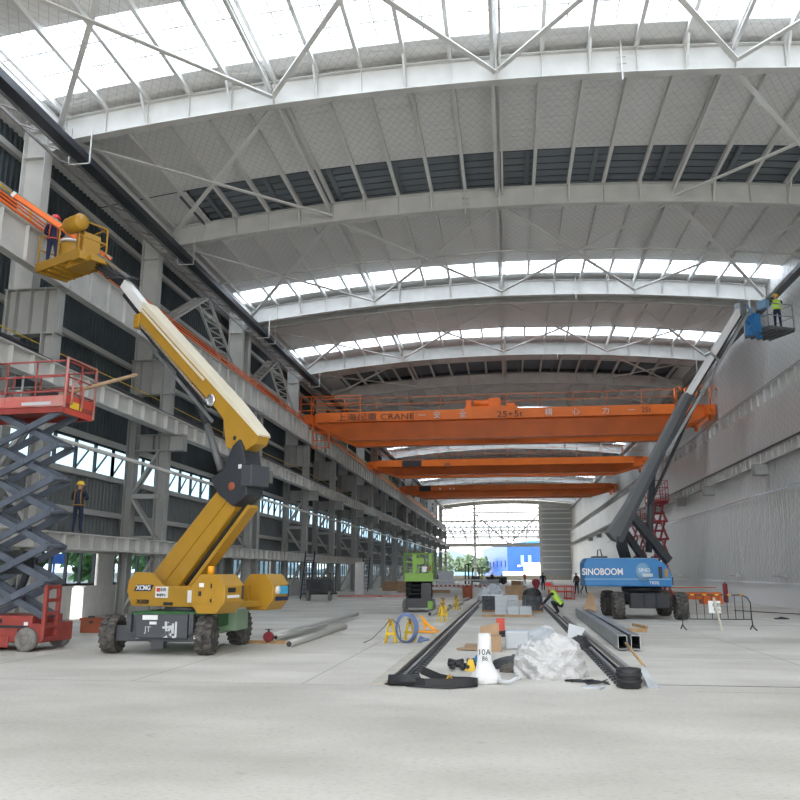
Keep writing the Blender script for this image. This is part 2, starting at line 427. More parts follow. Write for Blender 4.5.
# --- ceiling: insulated sheet strips with skylight and louvre bands
def strip(mb, y0, y1, z0=18.62, x0=-17.3, x1=15.0, n=32, th=.05):
    vs = []; fs = []
    for i in range(n+1):
        x = x0+(x1-x0)*i/n
        for z in (za(x, z0), za(x, z0)+th):
            vs.append((x, y0, z)); vs.append((x, y1, z))
    for i in range(n):
        o = i*4
        fs += [(o, o+1, o+5, o+4), (o+2, o+6, o+7, o+3), (o, o+4, o+6, o+2), (o+1, o+3, o+7, o+5)]
    mb._add(vs, fs)
BR = [(-6, -3), (8.2, 10.6), (19.55, 22.7), (42.2, 44.1), (54.5, 56.6), (81.0, 83.6), (101.2, 103.4), (125.4, 127.6), (138.5, 141), (162, 164.2), (175, 177)]
DK = [(30.2, 34.2), (63.6, 67.6), (92.0, 95.0), (150, 152)]
bands = sorted([(a, b, 'b') for a, b in BR]+[(a, b, 'd') for a, b in DK])
c = MB(); cur = YN
for a, b, t in bands:
    strip(c, cur, a); cur = b
strip(c, cur, YE+.5)
ST(c, 'ceiling', 'roof_foil')
for i, (a, b) in enumerate(BR):
    f = MB(); strip(f, a, b, x0=-17.3, x1=-15.85, n=2); ST(f, 'ceiling_edge_%d' % i, 'roof_foil')
    f = MB()
    for x in [-16.5+1.5*q for q in range(22)]:
        pass
    for yy in (a+(b-a)*.33, a+(b-a)*.66):
        for q in range(31): f.bar((-15.7+q, yy, za(-15.7+q, 18.66)), (-14.7+q, yy, za(-14.7+q, 18.66)), .05, .03)
    if a < 30:
        for x in [-15+.75+1.5*q for q in range(20)]: f.bar((x, a, za(x, 18.7)), (x, b, za(x, 18.7)), .04, .03)
    o = f.build('skylight_band', 'girt', kind='structure')
    o.name = 'window_%d' % (60+i)
    p = MB(); strip(p, a, b, 18.69, th=.01, x0=-15.9); p.build('pane', 'skylight', o)
for i, (a, b) in enumerate(DK):
    f = MB()
    strip(f, a-.05, a, 18.6, th=.95); strip(f, b, b+.05, 18.6, th=.95); f.box(-13.6, -13.5, a, b, 17.5, 19); f.box(13.5, 13.6, a, b, 17.5, 19); strip(f, a-.05, b+.05, 19.5)                # backing roof above the vent
    ST(f, 'trim_%d' % (20+i), 'louver_dark')
    f = MB(); strip(f, a, b, x0=-17.3, x1=-13.4, n=4); strip(f, a, b, x0=13.4, x1=15, n=2); ST(f, 'ceiling_eave_%d' % i, 'roof_foil')
    s = MB(); n = 7
    for q in range(n):
        y = a+(b-a)*(q+.5)/n
        for k2 in range(16):
            x = -13.5+27*k2/16; x2 = x+27/16
            s.bar((x, y, za(x, 18.95)), (x2, y, za(x2, 18.95)), (b-a)/n*.55, .03, up=(0, .35, 1))
    for q in range(10):
        x = -12.8+q*2.8
        s.ibeam((x, a, za(x, 18.8)), (x, b, za(x, 18.8)), .18, .15, .015, .015)
    s.box(-13.6, 13.6, a-.05, a, 17.85, 19.45) if False else None
    T(s.build('roof_vent', 'louver'), ['dark louvred roof vent band beside the second arched rafter from the camera', 'dark louvred roof vent band farther down, before the fifth arched rafter', 'dark louvred roof vent band between the orange cranes', 'farthest dark louvred roof vent band'][i], 'vent')

# ============================================================ STEEL FRAME
def rafter_mb(y, w=.32):
    mb = MB(); X0, X1, n = -15.75, 14.6, 24
    xs = [X0+(X1-X0)*i/n for i in range(n+1)]
    for a, b in zip(xs[:-1], xs[1:]):
        for z in (17.52, 18.4): mb.bar((a, y, za(a, z)), (b, y, za(b, z)), w, .03, up=(0, 0, 1))
        mb.prism([(a, za(a, 17.52)), (b, za(b, 17.52)), (b, za(b, 18.4)), (a, za(a, 18.4))], (0, y-.012, 0), (1, 0, 0), (0, 0, 1), (0, .024, 0))
    return mb
STIFF = D.meshes.new('stiffener'); _b = MB().box(-.012, .012, -.14, .14, -.43, .43); STIFF.from_pydata(_b.v, [], _b.f); STIFF.materials.append(MATS['steel_white'])
FLYB = D.meshes.new('fly_brace'); _b = MB().bar((0, -.1, 0), (0, -.75, .85), .07, .05); FLYB.from_pydata(_b.v, [], _b.f); FLYB.materials.append(MATS['steel_white'])
for i, y in enumerate(YR):
    far = i > 10
    r = root('arched_rafter', (0, y, 16.3), '%s arched white steel roof rafter counting from the camera' % ORD[i], 'rafter', 'arched roof rafters')
    rafter_mb(y).build('beam', 'steel_white' if i not in (1, 5, 7) else 'steel_white', r)
    for q in range(-10, 10):
        x = q*1.5
        o = D.objects.new('stiffener', STIFF); COL.objects.link(o); o.parent = r; o.location = (x, 0, za(x, 17.96)-16.3)
    if not far:
        for q in range(-4, 5):
            x = q*3.0
            for sg in (-1, 1):
                if i == 3 and sg < 0 or i == 2 and sg > 0: continue
                o = D.objects.new('fly_brace', FLYB); COL.objects.link(o); o.parent = r; o.location = (x, 0, za(x, 17.6)-16.3)
                if sg > 0: o.rotation_euler = (0, 0, PI)
    if i in (0, 2, 3, 4, 1):
        x = {0: 4.0, 1: -1.5, 2: 4.2, 3: -7, 4: 3.9}[i]
        MB().bar((x, y-.2, za(x, 17.2)), (x, y-.2, za(x, 18.6)), .05, .05).box(x-.15, x+.15, y-.22, y-.17, 17.7, 17.73).box(x-.15, x+.15, y-.22, y-.17, 17.95, 17.98).build('hanger', 'steel_white', r)
    MB().prism([(-15.8, 16.0), (-14.9, za(14.9, 17.5)), (-15.8, za(15.8, 17.5))], (0, y-.02, 0), (1, 0, 0), (0, 0, 1), (0, .04, 0)).build('haunch_plate', 'steel_white', r)
# purlins
for q in range(-10, 10):
    x = q*1.5
    mb = MB().bar((x, YN, za(x, 18.5)), (x, YE, za(x, 18.5)), .13, .2)
    if q % 5 == 0:
        zz = za(x, 18.1); mb.ibeam((x-.12, YN, zz), (x-.12, YE, zz), .12, .22, .03, .05)
        if q == 0: mb.bar((x+.14, YN, zz+.1), (x+.14, YE, zz+.1), .08, .25)
    pos = 'under the ridge' if q == 0 else '%s purlin to the %s of the ridge' % (ORD[abs(q)-1], 'left' if q < 0 else 'right')
    T(mb.build('roof_purlin', 'steel_light'), 'long pale steel roof member %s' % pos if q == 0 else 'pale steel %s' % pos, 'purlin', 'roof purlins')
# flat-bar roof bracing
NX = [-15.2, -7.5, 0, 7.5, 14.4]
yb = [13.5]+YR
for a, b in zip(yb[:-1], yb[1:]):
    if b-a < 3 or a > 130: continue
    i = YR.index(b)
    for x0, x1 in zip(NX[:-1], NX[1:]):
        if i in (1, 5) and abs(x0+x1) < 10: continue
        z0, z1 = za(x0, 17.75), za(x1, 17.75)
        m = MB().bar((x0, a+.2, z0), (x1, b-.2, z1), .17, .05); m.bar((x1, a+.2, z1+.02), (x0, b-.2, z0+.02), .17, .05)
        side = {-22: 'outer left', -7: 'inner left', 7: 'inner right', 21: 'outer right'}[int(x0+x1)]
        T(m.build('roof_bracing', 'steel_light'), '%s crossed flat-bar roof bracing %s' % (side, 'just before the first rafter' if i == 0 else 'between the %s and %s arched rafters' % (ORD[i-1], ORD[i])), 'bracing', 'roof bracing')
    if i not in (0, 1, 5):
        ym = (a+b)/2; m = MB()
        for x0, x1 in zip(NX[:-1], NX[1:]): m.bar((x0, ym, za(x0, 17.9)), (x1, ym, za(x1, 17.9)), .07, .07)
        T(m.build('tie_bar', 'steel_white'), 'thin tie bar across the roof between the %s and %s arched rafters' % (ORD[i-1], ORD[i]), 'tie bar', 'roof tie bars')
# --- left stepped columns
def column(y):
    r = root('crane_column', (-15.5, y, 0), 'x', 'column', 'stepped columns of the left wall')
    MB().ibeam((-14.85, y, 0), (-14.85, y, 11.08), .5, .45, .03, .03, up=(1, 0, 0)).build('inner_leg', 'steel_col', r)
    MB().ibeam((-16.3, y, 0), (-16.3, y, 11.08), .45, .4, .03, .03, up=(1, 0, 0)).build('outer_leg', 'steel_col', r)
    u = MB().ibeam((-16.0, y, 11.1), (-16.0, y, 17.3), .45, .85, .04, .03, up=(1, 0, 0))
    for z in (12.9, 15.9, 16.9): u.box(-16.4, -15.6, y-.2, y+.2, z-.015, z+.015)
    u.build('upper_shaft', 'steel_white', r)
    sh = MB().box(-16.5, -14.6, y-.02, y+.02, 9.5, 11.05)
    for z in (9.5, 11.06): sh.box(-16.55, -14.5, y-.22, y+.22, z-.02, z+.02)
    for x in (-16.45, -15.6, -14.65): sh.box(x-.015, x+.015, y-.2, y+.2, 9.5, 11.05)
    sh.build('shoulder_plate', 'steel_col', r)
    br = MB().box(-16.1, -13.9, y-.02, y+.02, 6.98, 7.66)
    for z in (6.98, 7.66): br.box(-16.1, -13.9, y-.25, y+.25, z-.02, z+.02)
    for x in (-16.0, -15.3, -14.6, -13.92): br.box(x-.015, x+.015, y-.24, y+.24, 6.98, 7.66)
    br.build('bracket', 'steel_col', r)
    for z0, z1 in ((.2, 2.4), (3.3, 5.0), (5.0, 7.0)):
        sgn = 1 if z0 != 5.0 else -1
        p, q = ((-15.0, z0), (-16.2, z1)) if z0 != 5.0 and z0 > 1 else ((-16.2, z0), (-15.0, z1))
        MB().bar((p[0], y-.12, p[1]), (q[0], y-.12, q[1]), .12, .12).bar((p[0], y+.12, p[1]), (q[0], y+.12, q[1]), .12, .12).build('diagonal', 'steel_col', r)
    MB().box(-16.2, -14.9, y-.15, y+.15, 4.9, 5.1).box(-16.2, -14.9, y-.15, y+.15, 3.2, 3.3).build('tie', 'steel_col', r)
    MB().box(-15.3, -14.4, y-.4, y+.4, 0, .05).box(-16.7, -15.9, y-.35, y+.35, 0, .05).build('base_plate', 'steel_col', r)
    return r
c0 = column(YR[0])
ysall = YR[:]
for i, y in enumerate(ysall):
    o = c0 if i == 0 else dup(c0, loc=(-15.5, y, 0))
    o['label'] = 'stepped grey steel column against the left wall, %s from the camera' % ORD[i]
# --- girders
def girder(name, x, z0, z1, y0, y1, wf, m, label, pitch=1.2, face=1, parts=True):
    r = root(name, (x, (y0+y1)/2, z0), label, 'girder')
    g = MB().box(x-wf/2, x+wf/2, y0, y1, z1-.04, z1).box(x-wf/2, x+wf/2, y0, y1, z0, z0+.04).box(x-.015, x+.015, y0, y1, z0, z1)
    y = y0+.3
    while y < y1:
        g.box(x-wf/2+.03, x+wf/2-.03, y-.012, y+.012, z0+.03, z1-.03); y += pitch
    g.build('beam', m, r)
    return r
g1 = girder('runway_girder', -14.6, 11.1, 12.36, 12, 188, .34, 'steel_white', 'deep pale crane runway girder high along the left columns, orange conductors on top', 1.3)
MB().box(-14.64, -14.56, 12, 188, 12.36, 12.46).build('crane_rail', 'graphite', g1)
b = MB()
for dx, dz in ((-.1, .05), (0, .12), (.08, .19)): b.box(-14.38+dx*.6, -14.34+dx*.6, 12, 160, 12.38+dz, 12.42+dz)
b.box(-14.44, -14.38, 12, 160, 12.38, 12.44)
T(b.build('conductor_rails', 'orange'), 'bright orange crane conductor rails on top of the upper left runway girder', 'conductor')
y = MB()
for zz in (12.85, 13.3): y.box(-15.05, -15.01, 12, 22.6, zz, zz+.04)
for yy in [12+1.7*i for i in range(7)]: y.box(-15.05, -15.0, yy, yy+.06, 12.3, 13.32)
T(y.build('handrail', 'yellow_rail'), 'yellow handrail on the upper runway beside the first column at left edge', 'railing')
y = MB()
for a, b in ((68, 86), (86, 108), (112, 150)):
    for zz in (12.9, 13.3): y.box(-15.05, -15.0, a, b, zz, zz+.05)
    q = a
    while q <= b: y.box(-15.05, -14.99, q, q+.07, 12.3, 13.32); q += 2
T(y.build('handrail', 'yellow_rail'), 'distant yellow handrail on the upper left runway beyond the nearest orange crane', 'railing')
y = MB().tube([(-15.2, 14+i*4, 9.2-.05*math.sin(i)) for i in range(20)], .02)
T(y.build('safety_line', 'yellow_rail'), 'thin yellow safety line strung along the left columns above the middle girder', 'rope')
g2 = girder('runway_girder', -14.55, 7.7, 8.42, 12, 188, .42, 'steel_white', 'pale middle runway girder along the left columns with dark rail on top', 1.1)
MB().box(-14.59, -14.5, 12, 188, 8.42, 8.53).build('crane_rail', 'graphite', g2)
b = MB()
for dx, dz in ((-.35, .1), (-.5, .3), (-.6, .5)): b.box(-14.9+dx*.6-.05, -14.9+dx*.6+.05, 12, 188, 8.4+dz, 8.48+dz)
T(b.build('cable_tray', 'duct'), 'dark conductor lines running behind the middle left runway girder', 'cable tray')
g3 = MB().cyl((-14.5, 12, 6.05), (-14.5, 188, 6.05), .07, n=10)
T(g3.build('conduit_pipe', 'steel_white'), 'thin pale horizontal pipe along the left columns beside the upper windows', 'pipe')
g4 = girder('floor_beam', -14.6, 2.54, 3.08, 12, 82, .45, 'steel_white', 'lowest pale ribbed floor beam along the left columns above the ground windows', .9)
ms = MB().box(-17.0, -14.8, 12, 82, 2.95, 3.04)
ms.build('deck', 'steel_dark', g4)
# lighting track (dark) with hangers
for sx, x, lab in ((0, -14.3, 'left'), (1, 14.0, 'right')):
    r = root('lighting_track', (x, 100, 15.7), 'long dark cable track slung under the rafters along the %s eave' % lab, 'cable track')
    MB().box(x-.2, x+.2, 12 if not sx else 28, 186, 15.72, 15.98).build('track', 'duct', r)
    MB().box(x-.34, x-.28, 12 if not sx else 28, 186, 15.78, 15.82).build('edge_rail', 'galv', r)
    for q, yy in enumerate([18.5]+YR[:8]):
        if sx and yy < 30: continue
        h = MB()
        h.box(x-.4, x-.36, yy-.22, yy-.18, 15.5, 16.9).box(x+.36, x+.4, yy-.22, yy-.18, 15.5, 16.9).box(x-.4, x+.4, yy-.22, yy-.18, 15.5, 15.54)
        h.build('hanger', 'steel_white', r)
    lad = MB()
    if not sx:
        for xx in (-15.35, -14.85): lad.box(xx-.03, xx+.03, 12, 110, 15.95, 16.05)
        for i in range(80): lad.bar((-15.35, 12+i*1.2, 16), (-14.85, 12.6+i*1.2, 16), .05, .05)
        T(lad.build('cable_ladder', 'steel_dark'), 'grey lattice cable ladder beside the left dark track under the eave', 'cable ladder')
# portal bracing (inverted V lattice) in left wall plane
def lattice(mb, p, q, w, n):
    p = V(p); q = V(q); d = (q-p).normalized(); sd = V((1, 0, 0))
    a0, a1, b0, b1 = p-sd*w/2, q-sd*w/2, p+sd*w/2, q+sd*w/2
    mb.bar(a0, a1, .12, .12); mb.bar(b0, b1, .12, .12)
    for i in range(n):
        f, g = i/n, (i+1)/n
        mb.bar(a0.lerp(a1, f), b0.lerp(b1, g), .06, .06); mb.bar(a0.lerp(a1, g), b0.lerp(b1, g), .06, .06)
for i, (a, b) in enumerate(((33.0, 44.8), (46.1, 57.9), (104.3, 115.8))):
    m = MB(); ym = (a+b)/2
    lattice(m, (-15.9, a+.4, 12.8), (-15.9, ym, 16.1), .7, 9); lattice(m, (-15.9, ym, 16.1), (-15.9, b-.4, 12.8), .7, 9)
    T(m.build('portal_brace', 'steel_white'), '%s inverted-V lattice brace between upper left columns' % ['nearest', 'second-nearest', 'farthest'][i], 'brace', 'lattice portal braces')
# --- right girders
g5 = girder('runway_girder', 14.3, 10.9, 11.78, 24, 191, .3, 'steel_white', 'pale upper crane runway girder along the right wall', 1.25)
MB().box(14.26, 14.34, 24, 191, 11.78, 11.9).build('crane_rail', 'graphite', g5)
g6 = girder('runway_girder', 14.0, 7.62, 8.24, 24, 191, .26, 'steel_white', 'pale lower runway girder along the right wall with boxes beneath', 1.0)
MB().box(13.8, 13.88, 24, 191, 8.24, 8.32).build('crane_rail', 'graphite', g6)
for i, y in enumerate([36, 46.1, 57.9, 67.1, 76.9, 86.2, 95.5, 104.3, 116.5, 128.5, 142]):
    m = MB().box(13.45, 14.15, y-.35, y+.35, 7.0, 7.03).box(13.45, 14.15, y-.35, y+.35, 7.55, 7.6)
    m.box(13.5, 14.15, y-.33, y-.3, 7.0, 7.6).box(13.5, 14.15, y+.3, y+.33, 7.0, 7.6).box(13.44, 13.5, y-.35, y+.35, 7.0, 7.6)
    T(m.build('girder_bracket', 'steel_col'), 'grey box bracket under the lower right girder, %s from the camera' % ORD[i], 'bracket', 'brackets under the right girder')
m = MB().cyl((13.95, 24, 6.0), (13.95, 120, 6.0), .045, n=8)
T(m.build('conduit_pipe', 'chrome'), 'shiny thin pipe running along the foil-lined right wall', 'pipe')
for i, (y, x0) in enumerate(((44.5, 0), (52.8, 0), (70, 0))):
    m = MB().box(13.6, 14.0, y-.6, y+.6, 1.55, 1.62).box(13.95, 14.1, y+.5, y+.6, 1.5, 1.75)
    T(m.build('wall_bracket', 'galv'), ['flat metal bar on the right wall ledge nearest the camera', 'flat metal bar on the right wall ledge above the barrier', 'flat metal bar on the right wall ledge beside the blue lift'][i], 'bracket')
# lettering and vertical drops
# ============================================================ CRANES
def crane(y, lab, zb, depth, gap, x0=-14.6, x1=14.3, trolley=None, txt=False, name='overhead_crane'):
    r = root(name, (-.3, y, zb), lab, 'crane', 'overhead cranes')
    for s_, yy in ((0, y), (1, y+gap)):
        g = MB(); zt = zb+depth; L0_, L1_ = x0+.25, x1-.25
        for (a, b, c_, d_) in (((L0_), zt-.7, zt, 0),):
            pass
        g.prism([(L0_, zt-.85), (L0_+2.6, zb), (L1_-2.6, zb), (L1_, zt-.85), (L1_, zt), (L0_, zt)], (0, yy-.35, 0), (1, 0, 0), (0, 0, 1), (0, .7, 0))
        g.box(L0_, L1_, yy-.45, yy+.45, zt-.03, zt+.02); g.box(L0_+2.5, L1_-2.5, yy-.42, yy+.42, zb-.02, zb+.03)
        gd = g.build('main_girder', 'crane', r)
        if s_ == 0:
            w_ = MB().box(L0_+.3, L1_-1, yy-.95, yy-.35, zt-.72, zt-.64).box(L0_+.3, L1_-1, yy-.98, yy-.92, zt-.72, zt)
            if depth > 2:
                w_.box(L0_+1.6, L1_-1.6, yy-.9, yy-.3, zb+.55, zb+.62)
                for q in range(11): w_.bar((-12+q*2.4, yy-.9, zt-.7), (-12+q*2.4, yy-.4, zb+1.2), .06, .06)
            w_.build('walkway', 'crane', r)
            h = MB()
            for zz in (zt+.55, zt+1.05): h.box(L0_, L1_, yy-.9, yy-.86, zz, zz+.035)
            q = L0_
            while q < L1_: h.box(q, q+.04, yy-.9, yy-.86, zt, zt+1.08); q += 2.4
            h.build('handrail', 'crane', r)
    for xe in (x0, x1):
        e = MB().box(xe-.3, xe+.3, y-1.2, y+gap+1.2, zb+depth-.85, zb+depth-.15)
        for yy in (y-.8, y+gap+.8): e.cyl((xe-.1, yy, zb+depth-.95), (xe+.1, yy, zb+depth-.95), .3, n=16)
        for yy in (y-1.3, y+gap+1.3): e.box(xe-.12, xe+.12, yy-.2, yy+.2, zb+depth-.6, zb+depth-.3)
        e.build('end_truck', 'crane', r)
    return r
CR = crane(58.5, 'nearest and deepest orange overhead crane spanning the hall', 11.45, 2.0, 3.0)
lettering('上海起重 CRANE', .62, (-9.6, 57.5, 13.02), (PI/2, 0, 0), 'black', CR, squash=1.25)
lettering('25+5t', .62, (.3, 57.5, 13.0), (PI/2, 0, 0), 'black', CR, squash=1.25)
lettering('安  全  生  产', .62, (-7.2, 57.5, 12.98), (PI/2, 0, 0), 'plastic_grey', CR) if False else None
for i, (x, ch) in enumerate(((-7.8+1.7, '一'), (-5.0, '安'), (-3.1, '全'), (3.1, '精'), (5.0, '心'), (7.1, '力'), (8.9, '一'))):
    lettering(ch, .55, (x, 57.5, 13.05), (PI/2, 0, 0), 'plastic_grey', CR, name='painted_character')
lettering('25t', .5, (9.9, 57.5, 13.05), (PI/2, 0, 0), 'black', CR)
t = MB().box(-3.0, .9, 58.0, 62.0, 13.5, 13.75); t.build('trolley_frame', 'crane', CR)
t = MB().cyl((-2.3, 59, 14.1), (-.3, 59, 14.1), .33).box(-1.2, -.4, 58.4, 59.4, 13.75, 14.45).box(-2.9, -2.5, 58.4, 59.2, 13.7, 14.3).box(.1, .7, 58.3, 59, 13.7, 14.0)
t.build('hoist', 'crane', CR)
lad = MB()
for x in (-14.2, -13.0):
    lad.box(x-.04, x+.04, 57.2, 57.28, 10.7, 12.6)
for z in (10.75, 11.3, 11.9, 12.5): lad.box(-14.2, -13.0, 57.2, 57.28, z, z+.06)
lad.build('access_ladder', 'crane', CR)
cg = MB()
for z in (13.5, 14.0, 14.55):
    for x0, x1, yy in ((-15.1, -10.6, 56.9),): cg.box(x0, x1, yy-.02, yy+.02, z, z+.05)
for x in (-15.1, -14.3, -10.6): cg.box(x-.03, x+.03, 56.87, 56.93, 12.6, 14.6)
cg.build('cage_rails', 'crane', CR)
for x in (11.8, 12.5, 13.3, 14.2): MB().tube([(x, 57, 13.2), (x, 57, 14.4), (x+.3, 57, 14.6), (x+.5, 57, 14.2)], .05).build('end_hook_rail', 'crane', CR)
CR2 = crane(86.0, 'second orange overhead crane from the camera', 12.05, 1.55, 2.6)
MB().box(-11.2, -9.1, 85.0, 85.1, 12.9, 13.55).build('dark_panel', 'black', CR2)
MB().box(-6.6, -6.0, 85.0, 85.1, 12.8, 13.2).build('control_box', 'rust', CR2)
CR3 = crane(112.0, 'farthest orange overhead crane before the open end', 12.0, 1.6, 2.6)
MB().box(-12.2, -10.6, 111.0, 111.1, 12.8, 13.5).build('dark_panel', 'black', CR3)
for x in (-9.3, -7.9, -7.4): MB().box(x-.1, x+.1, 111.0, 111.08, 13.0, 13.2).build('lamp', 'white', CR3)

# ============================================================ OUTDOORS
bb = root('blue_building', (10, 275, -.2), 'large bright blue metal-clad building outside the far end', 'building')
bm_ = MB()
# corner at (-.7, 262); left flank recedes to (-11, 330)
for k2 in range(1):
    bm_.prism([(-.7, 262), (34, 262), (34, 338), (-11, 338)], (0, 0, -.2), (1, 0, 0), (0, 1, 0), (0, 0, 10.9))
bm_.build('walls', 'bluepaint', bb)
MB().prism([(-.9, 10.55), (6, 11.5), (17, 11.8), (34, 10.8), (34, 10.6)], (0, 261.8, 0), (1, 0, 0), (0, 0, 1), (0, 1, 0)).prism([(-.9, 261.8), (34.2, 261.8), (34.2, 338.2), (-11.2, 338.2)], (0, 0, 10.6), (1, 0, 0), (0, 1, 0), (0, 0, .25)).build('roof', 'blue', bb)
for i in range(7):
    f = (i+.5)/7; x, y2 = -.7-10.3*f, 262+76*f
    MB().box(x-.1, x+.1, y2-1.2, y2+1.2, 3.4, 5.5).build('window', 'navy', bb)
for x in (4.0, 6.3): MB().box(x-.5, x+.5, 261.6, 262, 3.5, 7.0).build('window', 'bluelight', bb)
MB().box(2.4, 3.3, 261.6, 262.0, 3.4, 4.0).build('sign', 'white', bb)
T(MB().box(4.0, 10.5, 235, 240, 1.0, 4.4).build('white_container', 'white'), 'white cabin standing before the blue building', 'cabin')
T(MB().box(-2, 11, 228, 233, -.2, 1.9).box(9, 12, 226, 228, -.2, 2.2).build('wrapped_goods', 'white'), 'low white wrapped goods outside the far end', 'goods')
T(MB().box(-15, -9, 226, 230, -.2, 1.8).build('wrapped_goods', 'bluelight'), 'pale blue covered goods outside left of the far opening', 'goods')
T(MB().box(7.6, 8.2, 205, 205.6, 0, 8.5).build('red_mast', 'redbright'), 'narrow red post just outside the far end beside the grey panel', 'post')
# neighbouring roof frame
for i, y in enumerate((212, 236)):
    t = MB(); z0 = 13.2-i*.4
    t.box(-26, 22, y, y+.4, z0+1.4, z0+1.9).box(-26, 22, y, y+.4, z0-.25, z0+.2)
    for q in range(32): t.bar((-26+q*1.5, y+.1, z0), (-25.25+q*1.5, y+.1, z0+1.6), .3, .3); t.bar((-25.25+q*1.5, y+.1, z0+1.6), (-24.5+q*1.5, y+.1, z0), .3, .3)
    for x in (-26, 22): t.box(x-.3, x+.3, y-.2, y+.4, -.3, z0+1.6)
    T(t.build('roof_truss', 'haze_steel'), ['nearer pale lattice roof truss outside the far end', 'farther pale lattice roof truss outside the far end'][i], 'truss')
t = MB()
for q in range(9):
    x = -19+q*3.4; t.tube([(x, 212+i2*5, 12.8-.1*i2*i2) for i2 in range(6)], .25)
for z, y in ((11.9, 222), (11, 230)): t.box(-24, 18, y, y+.3, z, z+.4)
T(t.build('roof_framework', 'haze_steel'), 'pale curved roof ribs of the unfinished shed outside the far end', 'framework')
h = MB(); 
pts = [(-260+i*20, 9+5*math.sin(i*.7)+3*math.sin(i*1.9)) for i in range(27)]
h.prism([(-260, -1)]+pts+[(260, -1)], (0, 560, 0), (1, 0, 0), (0, 0, 1), (0, 60, 0)); ST(h, 'hills', 'hill')
def tree(x, y, hgt, w_, lab, m='haze_leaf', grp='trees outside the far end'):
    r = root('tree', (x, y, -.2), lab, 'tree', grp)
    MB().cyl((x, y, -.2), (x, y, hgt*.5), .18, .1, n=8).build('trunk', 'bark', r)
    c_ = MB()
    rr = random.Random(int(x*7+y))
    for i in range(260):
        a = rr.random()*2*PI; zz = rr.random(); R = w_*math.sqrt(rr.random())*(1-abs(zz-.4)*1.1)
        p = V((x+R*math.cos(a), y+R*math.sin(a), hgt*(.22+.78*zz))); sz = w_*.22
        d1 = V((rr.uniform(-1, 1), rr.uniform(-1, 1), rr.uniform(-1, 1))).normalized()*sz; d2 = V((rr.uniform(-1, 1), rr.uniform(-1, 1), rr.uniform(-1, 1))).normalized()*sz
        c_._add([p-d1-d2, p+d1-d2*.6, p+d1+d2, p-d1*.5+d2], [(0, 1, 2, 3)])
    c_.build('foliage', m, r)
tx = [(-31, 300, 8), (-26.5, 308, 7), (-22.5, 297, 8.5), (-18.5, 307, 7), (-14.5, 297, 8), (-11.5, 311, 6.5), (-36, 325, 9), (-9.3, 298, 7)]
pn = ['leftmost', 'second from the left', 'third from the left', 'fourth from the left', 'fifth from the left', 'sixth from the left', 'tallest and farthest', 'last before the blue building']
for i, (x, y, h_) in enumerate(tx): tree(x, y, h_, 2.6, 'green tree outside the far end, %s in the row' % pn[i])
for i, (x, y, h_) in enumerate(((-36, 50, 6), (-38, 58, 5.5), (-40, 74, 6), (-42, 92, 6.5), (-44, 110, 6.5))):
    tree(x, y, h_, 2.6, 'green tree outside the left windows, %s from the camera' % ORD[i], 'leaf', 'trees outside the left windows')
wb = root('site_cabins', (-52, 80, -.2), 'long low white site cabins outside the left windows', 'building')
MB().box(-54, -50, 45, 110, -.2, 1.5).build('walls', 'whitemetal', wb)
MB().box(-54.3, -49.7, 44.7, 110.3, 1.5, 1.75).build('roof', 'plastic_grey', wb)
T(MB().box(-40, -39.7, 66, 69, 2.5, 3.4).box(-40, -39.9, 67.4, 67.6, -.2, 2.5).build('sign_board', 'bluepaint'), 'small blue sign board outside the left ground windows', 'sign')
# ============================================================ MACHINES
def wheel(x, y, z, r, wd, parent, yaw=0, lug=True, rimm='rim'):
    # wheel axis along local x, turned by yaw about z; tread blocks are the tyre's own surface
    m = MB(); R = Matrix.Rotation(yaw, 3, 'Z'); c = V((x, y, z))
    pr = [(r*.55, -wd*.36), (r*.62, -wd*.42), (r*.9, -wd*.48), (r*.95, -wd*.3), (r*.955, wd*.3), (r*.9, wd*.48), (r*.62, wd*.42), (r*.55, wd*.36)]
    m.lathe(pr, (0, 0, 0), 'x', 28)
    if lug:
        n = 18
        for k in range(n):
            for sg in (-1, 1):
                a = 2*PI*(k+(.5 if sg > 0 else 0))/n; ca, sa = math.cos(a), math.sin(a)
                p = V((sg*wd*.5, ca*r*.9, sa*r*.9)); q = V((sg*wd*.03, math.cos(a+.12)*r*.96, math.sin(a+.12)*r*.96))
                m.bar(p, q, r*.15, r*.13, up=(0, ca, sa))
    m.v = [tuple(R @ V(v)+c) for v in m.v]
    t = m.build('tyre', 'rubber', parent)
    h = MB().lathe([(r*.1, -wd*.3), (r*.56, -wd*.3), (r*.6, -wd*.4), (r*.6, wd*.4), (r*.56, wd*.3), (r*.25, wd*.25), (r*.2, wd*.38), (r*.05, wd*.38)], (0, 0, 0), 'x', 20)
    h.v = [tuple(R @ V(v)+c) for v in h.v]
    h.build('rim', rimm, t)
    return t
def loc_uv(C, ang):
    u = V((math.cos(ang), math.sin(ang), 0)); v = V((-math.sin(ang), math.cos(ang), 0)); C = V((*C, 0))
    return lambda s, t, z: C+u*s+v*t+V((0, 0, z))
def xf(m, f):
    m.v = [tuple(f(*p)) for p in m.v]; return m
